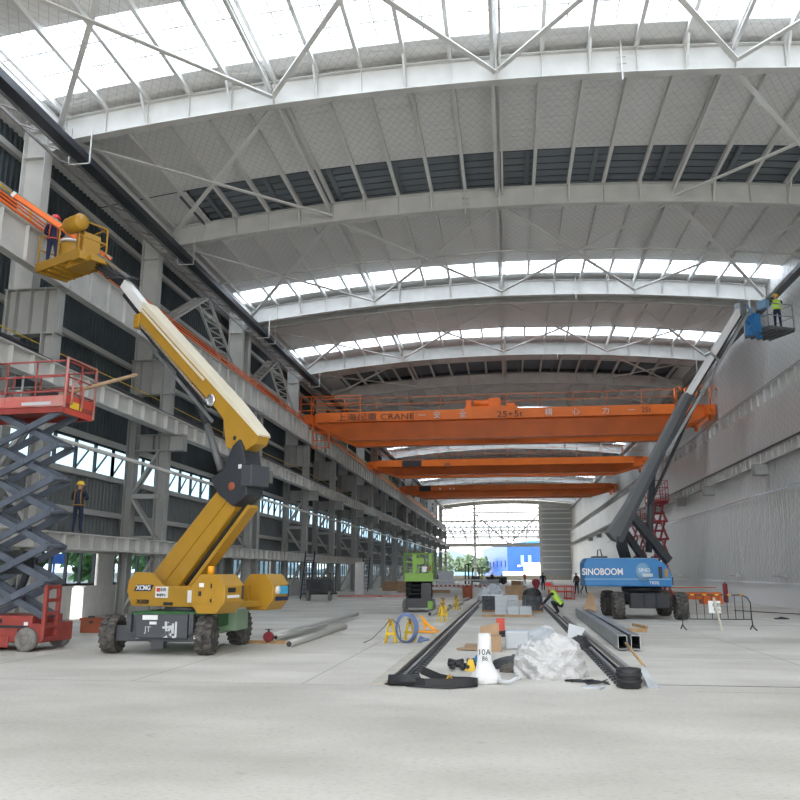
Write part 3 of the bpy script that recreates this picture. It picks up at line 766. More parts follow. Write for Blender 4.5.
# ---------- yellow boom lift
XC = (-7.7, 19.15); XA = math.atan2(-.459, .888)
X = root('boom_lift', (-7.7, 19.15, 0), 'yellow telescopic boom lift with green and grey chassis, boom raised to the left', 'boom lift')
F = loc_uv(XC, XA)
wheel(-9.02, 17.95, .43, .43, .35, X, .08); wheel(-6.75, 17.85, .43, .43, .35, X, .12)
wheel(-9.0, 20.4, .43, .43, .35, X, -.1); wheel(-6.85, 20.35, .43, .43, .35, X, -.08)
m = MB().box(-8.45, -6.95, 17.62, 17.95, .42, .86).box(-8.85, -6.9, 17.7, 17.9, .28, .62).box(-8.3, -7.1, 17.55, 17.63, .36, .88)
m.build('axle_beam', 'charcoal', X, bevel=.02)
MB().box(-8.5, -8.4, 17.5, 17.6, .5, .9).build('axle_lug', 'charcoal', X); MB().box(-7.05, -6.95, 17.5, 17.6, .5, .9).build('axle_lug', 'charcoal', X); MB().box(-8.0, -7.7, 17.7, 17.9, .12, .3).build('tow_point', 'charcoal', X)
MB().box(-8.7, -6.75, 18.1, 19.3, .55, .9).build('chassis', 'green', X, bevel=.03)
MB().box(-8.5, -6.95, 18.0, 20.6, .35, .6).box(-7.1, -6.55, 19.2, 20.1, .42, .9).build('rear_frame', 'palegreen', X, bevel=.02)
MB().box(-8.7, -6.7, 20.2, 20.5, .35, .6).build('rear_axle', 'charcoal', X)
m = MB().lathe([(.55, .86), (.6, .9), (.6, 1.0), (.5, 1.02)], (-7.7, 19.15, 0)).build('slew_ring', 'graphite', X)
lettering('划', .36, (-7.5, 17.545, .52), (PI/2, 0, 0), 'plastic_grey', X, name='chalk_mark', bold=.01)
lettering('JT', .17, (-8.02, 17.545, .55), (PI/2, 0, 0), 'plastic_grey', X, name='chalk_mark')
MB().box(-8.15, -7.8, 17.53, 17.55, .76, .86).box(-7.98, -7.82, 17.53, 17.55, .66, .72).build('sticker', 'white', X)
MB().box(-8.33, -8.26, 17.64, 17.69, .35, .5).box(-6.98, -6.9, 17.64, 17.69, .35, .5).build('sticker', 'white', X)
F_T = loc_uv(XC, math.radians(-17))
F2 = lambda s_, t_, z_: F_T(s_*.86-.05, t_*.95, z_)
# turret side plates (hex ended) and tail pods
zt = .98
for tv in (-.62, .5):
    m = MB(); m.prism([(-1.5, 1.05), (-1.35, 1.0), (1.6, 1.0), (1.6, 1.48), (-.4, 1.48), (-.85, 1.78), (-1.4, 1.8), (-1.62, 1.6), (-1.66, 1.35)], (0, tv, 0), (1, 0, 0), (0, 0, 1), (0, .12, 0))
    xf(m, F2).build('side_plate', 'yellow', X, bevel=.01)
xf(MB().box(-1.5, 2.0, -.6, .6, 1.0, 1.12), F2).build('turret_deck', 'yellow', X)
def pod(t0, t1, nm):
    m = MB(); b = .22; s0, s1 = .95, 2.35
    # octagonal section, extruded along s
    pl = [(t0, 1.12), (t0+b, .92), (t1-b, .92), (t1, 1.12), (t1, 1.52), (t1-b, 1.72), (t0+b, 1.72), (t0, 1.52)]
    return pl, s0, s1
for t0, t1 in ((-1.38, -.62), (.62, 1.38)):
    m = MB(); pl = [(1.3, 1.1), (1.5, .9), (2.1, .9), (2.35, 1.15), (2.35, 1.5), (2.1, 1.75), (1.55, 1.75), (1.3, 1.5)]
    m.prism(pl, (0, t0, 0), (1, 0, 0), (0, 0, 1), (0, t1-t0, 0))
    p = xf(m, F2).build('engine_cover', 'yellow', X, bevel=.02)
    d = xf(MB().box(2.352, 2.36, t0+.08, t1-.1, 1.2, 1.48), F2)
    if t0 < 0:
        xf(MB().box(2.352, 2.37, t0+.12, t0+.4, 1.36, 1.46), F2).build('warning_sticker', 'black', p)
        xf(MB().box(2.352, 2.37, t0+.1, t0+.55, 1.24, 1.30), F2).build('sticker', 'white', p)
        xf(MB().box(1.5, 2.0, t0-.012, t0, 1.1, 1.6), F2).build('hatch', 'yellow', p, bevel=.004)
        xf(MB().box(1.55, 1.7, t0-.02, t0-.01, 1.47, 1.56), F2).build('sticker', 'white', p)
        xf(MB().box(1.54, 1.62, t0-.03, t0-.01, 1.28, 1.38).box(1.92, 1.96, t0-.03, t0-.01, 1.45, 1.55).box(1.92, 1.96, t0-.03, t0-.01, 1.15, 1.22), F2).build('latch', 'black', p)
    else:
        xf(MB().box(2.352, 2.37, t0+.14, t1-.02, 1.28, 1.47), F2).build('decal', 'cyan', p)
        xf(MB().box(2.352, 2.37, t0+.1, t1-.08, 1.12, 1.22), F2).build('decal', 'navy', p)
        xf(MB().lathe([(.001, 2.352), (.1, 2.352), (.1, 2.38), (.001, 2.38)], (0, t0+.2, 1.375), 'x'), F2).build('emblem', 'white', p)
    xf(MB().box(2.3, 2.38, t1-.1, t1-.05, 1.2, 1.5), F2).build('handle', 'graphite', p)
R0 = (PI/2, 0, math.radians(-17))
xf(MB().prism([(-1.4, 1.35), (-.8, 1.35), (-.7, 1.5), (-1.3, 1.5)], (0, -.632, 0), (1, 0, 0), (0, 0, 1), (0, .01, 0)), F2).build('badge_panel', 'navy', X)
lettering('XCMG', .15, F2(-1.05, -.64, 1.425), R0, 'white', X, bold=.004)
lettering('XGS28', .13, F2(-1.05, -.64, 1.1), R0, 'black', X, bold=.004)
xf(MB().box(-.62, -.18, -.632, -.622, 1.2, 1.46), F2).build('sticker', 'white', X)
xf(MB().box(-.58, -.46, -.636, -.63, 1.34, 1.43), F2).build('sticker_mark', 'redbright', X)
lettering('危险', .09, F2(-.34, -.638, 1.385), R0, 'black', X); lettering('限载警示', .07, F2(-.4, -.638, 1.26), R0, 'black', X)
xf(MB().box(.5, .92, -.632, -.622, 1.1, 1.38), F2).build('sticker', 'white', X)
xf(MB().box(-.3, .0, -.65, -.6, 1.03, 1.1), F2).build('grab_slot', 'black', X)
xf(MB().lathe([(.07, 1.75), (.09, 1.76), (.09, 1.9), (.06, 1.93)], (1.4, -.8, 0)), F2).build('beacon', 'amber', X)
# booms (work in (s, z) plane)
F0 = F
def boxboom(f, p, q, w, h, w2=None, h2=None, t=0):
    m = MB(); m.bar((p[0], t, p[1]), (q[0], t, q[1]), w, h, up=(0, 0, 1), w2=w2, h2=h2); return xf(m, f)
lb = MB(); lb.prism([(-1.5, 1.5), (-1.1, 1.9), (1.0, 3.75), (1.7, 3.6), (1.55, 3.2), (-.2, 1.5), (-.5, 1.3)], (0, -.2, 0), (1, 0, 0), (0, 0, 1), (0, .4, 0))
lb = xf(lb, F).build('lower_boom', 'yellow', X, bevel=.03)
boxboom(F, (-.75, 1.62), (1.45, 3.62), .44, .1).build('boom_rib', 'yellow', lb)
boxboom(F, (-.15, 1.5), (1.75, 3.28), .16, .07).build('hose_track', 'black', lb)
boxboom(F, (.05, 1.42), (2.0, 3.3), .3, .1).build('tension_link', 'yellow', lb)
m = MB(); m.prism([(.78, 4.0), (1.2, 4.18), (1.5, 4.75), (1.72, 4.9), (1.85, 4.7), (1.95, 4.3), (2.05, 3.55), (1.6, 3.3), (1.08, 3.62)], (0, -.28, 0), (1, 0, 0), (0, 0, 1), (0, .56, 0))
kn = xf(m, F).build('knuckle', 'graphite', X, bevel=.03)
xf(MB().box(1.85, 2.2, -.3, .3, 3.75, 4.25), F).build('knuckle_box', 'charcoal', kn, bevel=.03)
xf(MB().box(1.75, 1.85, -.29, -.28, 4.18, 4.28), F).build('sticker', 'white', kn)
xf(MB().lathe([(.001, -.3), (.1, -.3), (.1, .3), (.001, .3)], (1.55, 0, 3.78), 'y'), F).build('pivot_pin', 'rust', kn)
m = MB()
m.prism([(2.2, 4.75), (2.28, 4.95), (1.35, 5.8), (-2.4, 9.05), (-2.62, 8.68), (.8, 5.72), (1.05, 5.45), (1.2, 4.75), (1.7, 4.55)], (0, -.2, 0), (1, 0, 0), (0, 0, 1), (0, .4, 0))
ub = xf(m, F).build('upper_boom', 'yellow', X, bevel=.02)
m = MB(); m.prism([(2.28, 4.93), (2.24, 5.02), (1.4, 5.86), (-2.36, 9.15), (-2.44, 9.02), (1.3, 5.78)], (0, -.215, 0), (1, 0, 0), (0, 0, 1), (0, .43, 0))
xf(m, F).build('boom_top_cover', 'cream', ub)
boxboom(F, (.3, 6.55), (-2.45, 8.95), .03, .06, t=-.22).build('side_rail', 'cream', ub)
boxboom(F, (.5, 5.85), (-2.4, 8.4), .07, .12, t=-.16).build('hose_track', 'black', ub)
tr = MB()
for i in range(46):
    f_ = i/46; s_, z_ = .55-2.95*f_, 5.87+2.6*f_; tr.bar((s_, -.27, z_), (s_-.03, -.27, z_+.1), .04, .025)
xf(tr, F).build('track_links', 'chrome', ub)
boxboom(F, (.75, 5.42), (-1.9, 7.8), .04, .08, t=-.25).build('guard_strip', 'galv', ub)
xf(MB().lathe([(.07, -.26), (.15, -.26), (.15, -.21), (.07, -.21)], (.62, 0, 5.98), 'y'), F).build('sheave', 'chrome', ub)
xf(MB().lathe([(.001, -.22), (.05, -.22), (.05, -.2), (.001, -.2)], (1.5, 0, 4.95), 'y'), F).build('boom_pin', 'black', ub)
xf(MB().box(-2.75, -2.5, -.22, .22, 8.45, 8.85), F).build('boom_collar', 'yellow', ub, bevel=.03)
boxboom(F, (-2.3, 8.8), (-3.55, 9.98), .24, .28).build('inner_boom', 'white', X, bevel=.02)
boxboom(F, (-2.5, 8.7), (-3.5, 9.65), .16, .12).build('inner_hose_track', 'black', X)
m = MB(); m.cyl(F(.98, -.1, 4.2), F(.35, -.1, 5.45), .09); m.build('cylinder_barrel', 'boomgrey', X)
m = MB(); m.cyl(F(.38, -.1, 5.4), F(-.3, -.1, 6.5), .11, n=12); m.build('cylinder_sleeve', 'black', X)
boxboom(F, (-3.45, 9.9), (-5.1, 11.0), .2, .24).build('jib', 'black', X, bevel=.02)
boxboom(F, (-3.4, 10.15), (-5.0, 11.25), .08, .07).build('jib_link', 'galv', X)
m = MB()
for i in range(7): m.tube([F(-3.2+.02*i, -.15+.05*i, 10.05), F(-4.1, -.25+.07*i, 10.2+.06*i), F(-4.9, -.2+.06*i, 10.95+.05*i)], .02)
m.build('hoses', 'black', X)
F = F0
# ---------- its basket (long axis along runway)
BX, BY, BZ = -13.15, 21.75, 11.12
BA = math.radians(-27)
G = loc_uv((BX, BY), BA)
fl = MB().box(-1.15, 1.0, -.45, .5, -.16, 0).box(-1.2, 1.05, -.5, -.44, -.18, .1).box(-1.2, 1.05, .5, .55, -.18, .1).box(-1.2, -1.15, -.5, .55, -.18, .1)
for i in range(6): fl.box(-1.0+i*.38, -.95+i*.38, -.45, .5, -.24, -.14)
fl.v = [(x, y, z+BZ) for x, y, z in fl.v]
bf = xf(fl, G).build('basket_floor', 'yellow', X)
rl = MB()
for s_ in (-1.15, -.1, .95):
    for t_ in (-.45, .5): rl.box(s_-.02, s_+.02, t_-.02, t_+.02, BZ, BZ+1.05)
for z_ in (BZ+.55, BZ+1.05):
    if z_ > BZ+.6: rl.box(-.1, .95, -.47, -.43, z_, z_+.04)
    rl.box(-1.15, .95, .48, .52, z_, z_+.04)
    rl.box(.93, .97, -.45, .5, z_, z_+.04)
    rl.box(-1.17, -1.13, -.45, .5, z_, z_+.04)
xf(rl, G).build('basket_rails', 'yellow', X)
xf(MB().box(.55, .95, -.3, .3, BZ-.1, BZ+.75), G).build('basket_mount', 'yellow', X, bevel=.03)
xf(MB().box(.9, 1.3, -.6, -.1, BZ-.3, BZ-.05).box(.2, 1.5, -.35, .2, BZ-.32, BZ-.16), G).build('basket_support', 'yellow', X, bevel=.02)
t = T(xf(MB().lathe([(.28, BZ+.0), (.3, BZ+.02), (.3, BZ+.62), (.26, BZ+.64)], (-.1, -.05, 0), n=18), G).build('material_drum', 'yellow'), 'yellow drum standing inside the raised basket', 'drum')
t = T(xf(MB().lathe([(.28, BZ+.66), (.35, BZ+.67), (.3, BZ+.74), (.1, BZ+.77)], (-.1, -.05, 0), n=14), G).build('wrapped_sheet', 'white'), 'white wrapping lying on the drum in the raised basket', 'wrapping')
t = T(xf(MB().lathe([(.22, .4), (.25, .45), (.25, 1.05), (.22, 1.1)], (.2, -.6, BZ+.85), 'x', n=18), G).build('material_drum', 'yellow'), 'yellow cylinder lying on the basket rail beside the boom head', 'drum')
cb = MB(); cb.bar((-2.0+.1, 0, 13.35), (2.0, 0, 11.35), .3, .06)
# conductor bar bundle carried across the basket
p0, p1 = V((-14.83, 20.9, 13.15)), V((-12.15, 22.2, 11.35))
k_ = root('conductor_bar', (-13.4, 21.5, 12.1), 'long orange and teal conductor bar bundle resting across the raised basket', 'conductor bar')
MB().bar(p0, p1, .14, .16).build('orange_profile', 'orange', k_)
MB().bar(p0+V((0, .1, .11)), p1+V((0, .1, .11)), .1, .04).build('teal_strip', 'teal', k_)
MB().bar(p0+V((0, -.02, .09)), p1+V((0, -.02, .09)), .1, .02).build('black_strip', 'black', k_)
MB().bar(p0, p0+(p1-p0)*.03, .15, .17).build('wrapped_end', 'white', k_)

# ---------- blue boom lift
BC = (5.3, 34.5); BAg = math.atan2(.41, .91)
B = root('boom_lift', (5.3, 34.5, 0), 'blue telescopic boom lift with dark boom reaching up to the right wall', 'boom lift')
H = loc_uv(BC, BAg)
wheel(4.15, 33.1, .52, .52, .42, B, 0); wheel(6.5, 33.1, .52, .52, .42, B, 0); wheel(4.1, 36.0, .52, .52, .42, B, .15); wheel(6.4, 36.0, .52, .52, .42, B, .15)
MB().box(4.6, 6.1, 32.9, 33.4, .42, 1.0).box(4.7, 6.0, 33.1, 36.2, .6, .98).box(4.5, 6.2, 35.7, 36.2, .45, .9).build('chassis', 'black', B, bevel=.03)
MB().box(5.1, 5.16, 32.86, 32.9, .5, .98).box(5.55, 5.61, 32.86, 32.9, .5, .98).build('chassis_ribs', 'navy', B)
MB().lathe([(.7, 1.0), (.8, 1.05), (.8, 1.2), (.7, 1.24)], (5.3, 34.5, 0)).build('slew_ring', 'black', B)
HT = loc_uv(BC, math.radians(6))
H2 = lambda s_, t_, z_: HT(s_*.81-.4, t_, z_)
m = MB(); m.prism([(-2.55, 1.25), (-2.6, 1.45), (-2.6, 2.15), (-2.45, 2.32), (.9, 2.32), (1.35, 2.12), (1.62, 1.75), (1.66, 1.3), (1.6, 1.22)], (0, -1.1, 0), (1, 0, 0), (0, 0, 1), (0, .95, 0))
cv = xf(m, H2).build('turret_cover', 'blue', B, bevel=.06)
m = MB(); m.prism([(-2.0, 1.25), (-2.0, 2.1), (.9, 2.25), (1.35, 2.12), (1.66, 1.3)], (0, .25, 0), (1, 0, 0), (0, 0, 1), (0, .85, 0))
xf(m, H2).build('turret_cover', 'blue', B, bevel=.05)
xf(MB().box(-2.5, 1.5, -.15, .25, 1.25, 1.6), H2).build('turret_deck', 'graphite', B)
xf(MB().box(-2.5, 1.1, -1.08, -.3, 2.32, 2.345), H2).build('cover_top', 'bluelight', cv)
xf(MB().box(-2.6, 1.6, -1.115, -1.1, 1.5, 1.55), H2).build('trim_line', 'bluelight', cv)
RB = (PI/2, 0, math.radians(6))
lettering('SINOBOOM', .36, H2(-1.72, -1.13, 1.8), RB, 'white', cv, bold=.006, squash=.85)
m = xf(MB().lathe([(.001, -.01), (.36, -.01), (.36, .01), (.001, .01)], (.25, -1.12, 1.8), 'y', n=24), H2); m.build('emblem_disc', 'bluelight', cv)
lettering('SINO', .2, H2(.3, -1.15, 1.87), RB, 'white', cv, name='emblem_text')
xf(MB().box(.2, .7, -1.14, -1.12, 1.62, 1.74), H2).build('decal', 'boxpale', cv)
lettering('TB20J', .16, H2(.75, -1.13, 1.38), RB, 'white', cv)
xf(MB().box(1.0, 1.18, -1.12, -1.1, 1.55, 2.0), H2).build('vent_slot', 'black', cv)
xf(MB().box(1.3, 1.45, -1.12, -1.1, 1.6, 1.92), H2).build('yellow_panel', 'yellow', cv)
xf(MB().box(1.62, 1.72, -1.0, -.2, 1.3, 1.6), H2).build('bumper', 'graphite', cv)
xf(MB().box(-2.1, -1.4, -.95, -.5, 2.33, 2.42), H2).build('hatch', 'graphite', cv)
xf(MB().tube([(-1.85, -.8, 2.4), (-1.82, -.8, 2.65), (-1.7, -.8, 2.7), (-1.62, -.8, 2.4)], .03), H2).build('lifting_eye', 'graphite', cv)
p, q = (-1.25, 3.15), (3.3, 10.35)
m = MB(); d = (V((q[0], 0, q[1]))-V((p[0], 0, p[1]))).normalized()
m.prism([(-1.5, 3.36), (-1.2, 3.05), (-.85, 3.0), (.1, 4.6), (3.12, 9.3), (2.75, 9.5), (-.38, 4.75)], (0, -.18, 0), (1, 0, 0), (0, 0, 1), (0, .36, 0))
mb_ = xf(m, H).build('main_boom', 'boomgrey', B, bevel=.04)
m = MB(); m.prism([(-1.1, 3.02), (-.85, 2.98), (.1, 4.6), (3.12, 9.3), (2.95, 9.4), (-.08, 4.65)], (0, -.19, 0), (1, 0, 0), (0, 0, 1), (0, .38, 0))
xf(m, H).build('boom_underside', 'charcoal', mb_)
boxboom(H, (.5, 4.55), (3.4, 9.5), .1, .1, t=-.2).build('hose_track', 'black', mb_)
s2 = boxboom(H, (2.3, 8.5), (6.15, 13.7), .3, .3).build('second_boom', 'white', B, bevel=.03)
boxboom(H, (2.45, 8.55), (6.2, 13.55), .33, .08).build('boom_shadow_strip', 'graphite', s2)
boxboom(H, (1.45, 6.7), (6.45, 13.6), .12, .13, t=-.2).build('chrome_rail', 'chrome', s2)
boxboom(H, (4.3, 11.2), (4.36, 11.28), .42, .55).build('boom_collar', 'galv', s2)
m = MB().cyl(H(.5, .1, 2.6), H(.95, .1, 6.1), .14, n=12).cyl(H(.95, .1, 6.1), H(1.35, .1, 7.2), .09, n=10); m.build('lift_cylinder', 'graphite', B)
boxboom(H, (1.35, 2.25), (-.35, 4.2), .3, .34).build('support_arm', 'graphite', B, bevel=.03)
boxboom(H, (.35, 2.3), (-.6, 3.6), .24, .28, t=.25).build('support_arm', 'black', B, bevel=.03)
m = MB()
for i in range(6): m.tube([H(-1.0+.12*i, -.2+.05*i, 2.3), H(-1.15+.13*i, -.2+.06*i, 2.8), H(-1.1+.1*i, -.2+.05*i, 3.2)], .045)
m.build('hoses', 'black', B)
boxboom(H, (6.0, 13.8), (7.1, 12.35), .22, .16).build('jib', 'blue', B, bevel=.02)
boxboom(H, (6.3, 13.9), (7.35, 12.55), .08, .08, t=-.15).build('jib_link', 'bluelight', B)
xf(MB().box(5.95, 6.3, -.2, .2, 13.3, 13.95), H).build('jib_head', 'galv', B, bevel=.03)
PZ = 12.72
K = loc_uv(tuple(H(7.5, 0, 0))[:2], BAg)
fl = MB().box(-.6, .85, -.8, .8, PZ-.12, PZ)
for i in range(5): fl.box(-.6+i*.34, -.55+i*.34, -.8, .8, PZ-.2, PZ-.1)
xf(fl, K).build('basket_floor', 'boomgrey', B)
rl = MB()
for s_ in (-.58, .82):
    for t_ in (-.78, 0, .78): rl.box(s_-.02, s_+.02, t_-.02, t_+.02, PZ, PZ+1.1)
for z_ in (PZ+.5, PZ+1.08):
    for t_ in (-.78, .78): rl.box(-.6, .84, t_-.02, t_+.02, z_, z_+.04)
    for s_ in (-.58, .82): rl.box(s_-.02, s_+.02, -.78, .78, z_, z_+.04)
xf(rl, K).build('basket_rails', 'galv', B)
xf(MB().box(-.95, -.6, -.35, .35, PZ-.2, PZ+.7).box(-1.1, -.9, -.15, .15, PZ-.3, PZ+.1), K).build('basket_mount', 'blue', B, bevel=.03)
xf(MB().box(-.7, -.45, -.8, -.3, PZ+.85, PZ+1.25), K).build('control_panel', 'bluelight', B, bevel=.02)

# ---------- scissor lifts
def scissor(loc, rotz, L, W, zplat, n, mt, arm, lab, wheelm='wheelgrey', base_h=.75, rail=1.1, name='scissor_lift', detail=True, basem=None, armh=.17, ext=None, wx=.55):
    # local frame: length along x, centred; y = width
    r = root(name, loc, lab, 'scissor lift', rotz=rotz, local=True)
    basem = basem or mt
    wr = .27
    b_ = MB().box(-L/2, L/2-.35, -W/2+.06, W/2-.06, .2, base_h).box(-L/2+.6, L/2-.9, -W/2, -W/2+.05, .08, .35).box(-L/2+.6, L/2-.9, W/2-.05, W/2, .08, .35)
    b_.build('base', basem, r, bevel=.03)
    for x in (-L/2+.45, L/2-wx):
        for y in (-W/2+.02, W/2-.02):
            t = MB().lathe([(.05, -.1), (wr*.8, -.1), (wr, -.07), (wr, .07), (wr*.8, .1), (.05, .1)], (x, y, wr), 'y', 22).build('wheel', wheelm, r)
            if detail: MB().lathe([(.02, -.13), (wr*.45, -.12), (wr*.45, .12), (.02, .13)], (x, y, wr), 'y', 12).build('hub', wheelm, t)
    # crossing arms
    z0, z1 = base_h-.02, zplat-.12; hh = (z1-z0)/n; xa, xb = -L/2+.35, L/2-.4+(.22 if ext else 0)
    if ext: xa = xb-ext
    for i in range(n):
        a, c = z0+i*hh, z0+(i+1)*hh
        for y in (-W/2+.12, (-W/2+.8 if ext else W/2-.12)):
            sg = 1 if y < 0 else -1
            MB().bar((xa, y, a), (xb, y, c), .08, armh).build('scissor_arm', arm, r)
            MB().bar((xa, y+.12*sg, c), (xb, y+.12*sg, a), .08, armh).build('scissor_arm', arm, r)
        if detail:
            y9 = -W/2+.85 if ext else W/2-.05
            for xx, zz, rr_ in ((xb, c, .05), ((xa+xb)/2, (a+c)/2, .06), (xa, c, .05)): MB().cyl((xx, -W/2+.05, zz), (xx, y9, zz), rr_, n=10).build('pivot_shaft', arm, r)
    if detail:
        m = MB().cyl((xa+.7, 0, z0+hh*.6), (xb-.7, 0, z0+hh*1.7), .09, n=12); m.build('lift_cylinder', 'graphite', r)
    m = MB().box(-L/2, L/2, -W/2, W/2, zplat-.02, zplat+.1).box(-L/2, L/2, -W/2, -W/2+.06, zplat-.15, zplat+.1).box(-L/2, L/2, W/2-.06, W/2, zplat-.15, zplat+.1)
    pf = m.build('platform', mt, r)
    rl = MB()
    for z_ in (zplat+rail*.33, zplat+rail*.66, zplat+rail):
        for y in (-W/2, W/2): rl.tube([(-L/2, y, z_), (L/2, y, z_)], .022)
        for x in (-L/2, L/2): rl.tube([(x, -W/2, z_), (x, W/2, z_)], .022)
    k_ = max(2, round(L/.9))
    for i in range(k_+1):
        for y in (-W/2, W/2): rl.tube([(-L/2+L*i/k_, y, zplat), (-L/2+L*i/k_, y, zplat+rail)], .022)
    for x in (-L/2, L/2): rl.tube([(x, 0, zplat), (x, 0, zplat+rail)], .022)
    rl.build('guard_rails', mt, r)
    return r, pf
S, pf = scissor((-12.72, 18.7, 0), math.radians(-4), 4.1, 1.3, 5.78, 6, 'red', 'steelblue', 'red scissor lift at the left edge with dark crossed arms raised high', base_h=.8, rail=1.15, armh=.155, ext=1.75, wx=.42)
# end ladder on base, gate on platform, stickers (local coordinates)
m = MB()
for y in (-.6, -.12): m.box(1.98, 2.06, y-.05, y+.05, .25, 1.5)
for z in (.3, .55, .85, 1.15, 1.45): m.box(1.98, 2.06, -.62, -.08, z-.04, z+.04)
m.box(1.6, 1.98, -.6, .6, .2, .62)
m.build('end_ladder', 'red', S, bevel=.01)
MB().box(2.0, 2.04, -.6, .6, 5.62, 6.1).build('platform_gate_panel', 'redbright', S)
m = MB().tube([(2.07, -.65, 5.75), (2.07, -.65, 7.0), (2.07, .6, 7.0), (2.07, .6, 5.65)], .035)
m.tube([(2.09, -.4, 5.85), (2.09, -.4, 6.35), (2.09, -.2, 6.5), (2.09, .05, 6.35), (2.09, .05, 5.85)], .03)
m.build('platform_gate', 'redpink', S)
MB().box(2.045, 2.055, -.4, .1, 5.78, 5.95).build('warning_label', 'yelhat', S)
MB().box(-2.05, 2.04, -.67, -.64, 5.78, 6.05).build('toe_board', 'redpink', S)
MB().box(.9, 1.7, -.68, -.672, 5.82, 5.9).build('sticker', 'plastic_grey', S)
for x0, x1, z0, z1, mm in ((-1.0, 1.6, .52, .58, 'graphite'), (.65, .9, .62, .72, 'black'), (.35, .5, .62, .7, 'white'), (.35, .43, .4, .48, 'black'), (.5, .62, .4, .48, 'redbright'), (1.5, 1.6, .58, .66, 'white'), (.35, .6, .25, .32, 'black'), (1.35, 1.45, .42, .5, 'black')):
    MB().box(x0, x1, -.61, -.585, z0, z1).build('panel_detail', mm, S)
MB().box(.3, 1.0, -.2, .2, 2.0, 2.3).box(.6, 1.2, -.3, .3, 1.75, 2.15).build('arm_cable_tray', 'black', S)
T(MB().box(-12.0, -11.5, 18.5, 18.95, 5.89, 6.35).build('tool_case', 'black'), 'black tool case lying on the red lift platform', 'case')
k_ = MB().tube([(-12.6, 18.35, 5.89), (-12.6, 18.35, 6.65), (-12.15, 18.35, 6.7), (-12.15, 18.35, 5.89)], .035); k_.tube([(-12.6, 18.4, 6.3), (-12.15, 18.4, 6.3)], .03)
T(k_.build('metal_frame', 'galv'), 'bare silver metal frame standing on the red lift platform', 'frame')
T(MB().cyl((-11.3, 18.6, 6.2), (-9.7, 19.6, 6.95), .05, n=10).build('wooden_pole', 'card'), 'pale wooden pole sticking out over the red lift platform gate', 'pole')
GR, gp = scissor((-4.3, 38.8, 0), math.radians(96), 2.4, 1.35, 1.5, 4, 'lime', 'black', 'green scissor lift lowered beside the track in mid hall', wheelm='wheelgrey', base_h=.62, rail=1.15, basem='graphite')
m = MB().box(-1.22, -1.18, -.65, .65, 1.38, 1.75).build('end_board', 'lime', GR)
for y0, y1, z0, z1, mm in ((-.25, .2, 2.15, 2.45, 'lime'), (-.6, -.45, 1.75, 2.6, 'lime'), (.1, .3, 1.75, 2.6, 'lime'), (-.35, -.15, 1.8, 2.05, 'white'), (-.58, -.46, 1.85, 2.1, 'rust')):
    MB().box(-1.26, -1.22, y0, y1, z0, z1).build('end_panel', mm, GR)
MB().box(-1.28, -1.2, -.62, -.4, .15, .5).build('side_box', 'lime', GR)
MB().box(-1.22, -1.1, .05-.6, -.1, .6, 1.3).build('ladder_panel', 'graphite', GR)
R1, _ = scissor((8.25, 46.5, 0), math.radians(90), 2.4, .85, 5.6, 5, 'maroon', 'maroon', 'dark red scissor lift raised beside the right wall behind the blue boom lift', base_h=.7)
R2, _ = scissor((9.4, 61.0, 0), math.radians(90), 2.4, .85, 5.2, 6, 'maroon', 'maroon', 'farther dark red scissor lift partly hidden behind the dark boom', base_h=.7, detail=False)
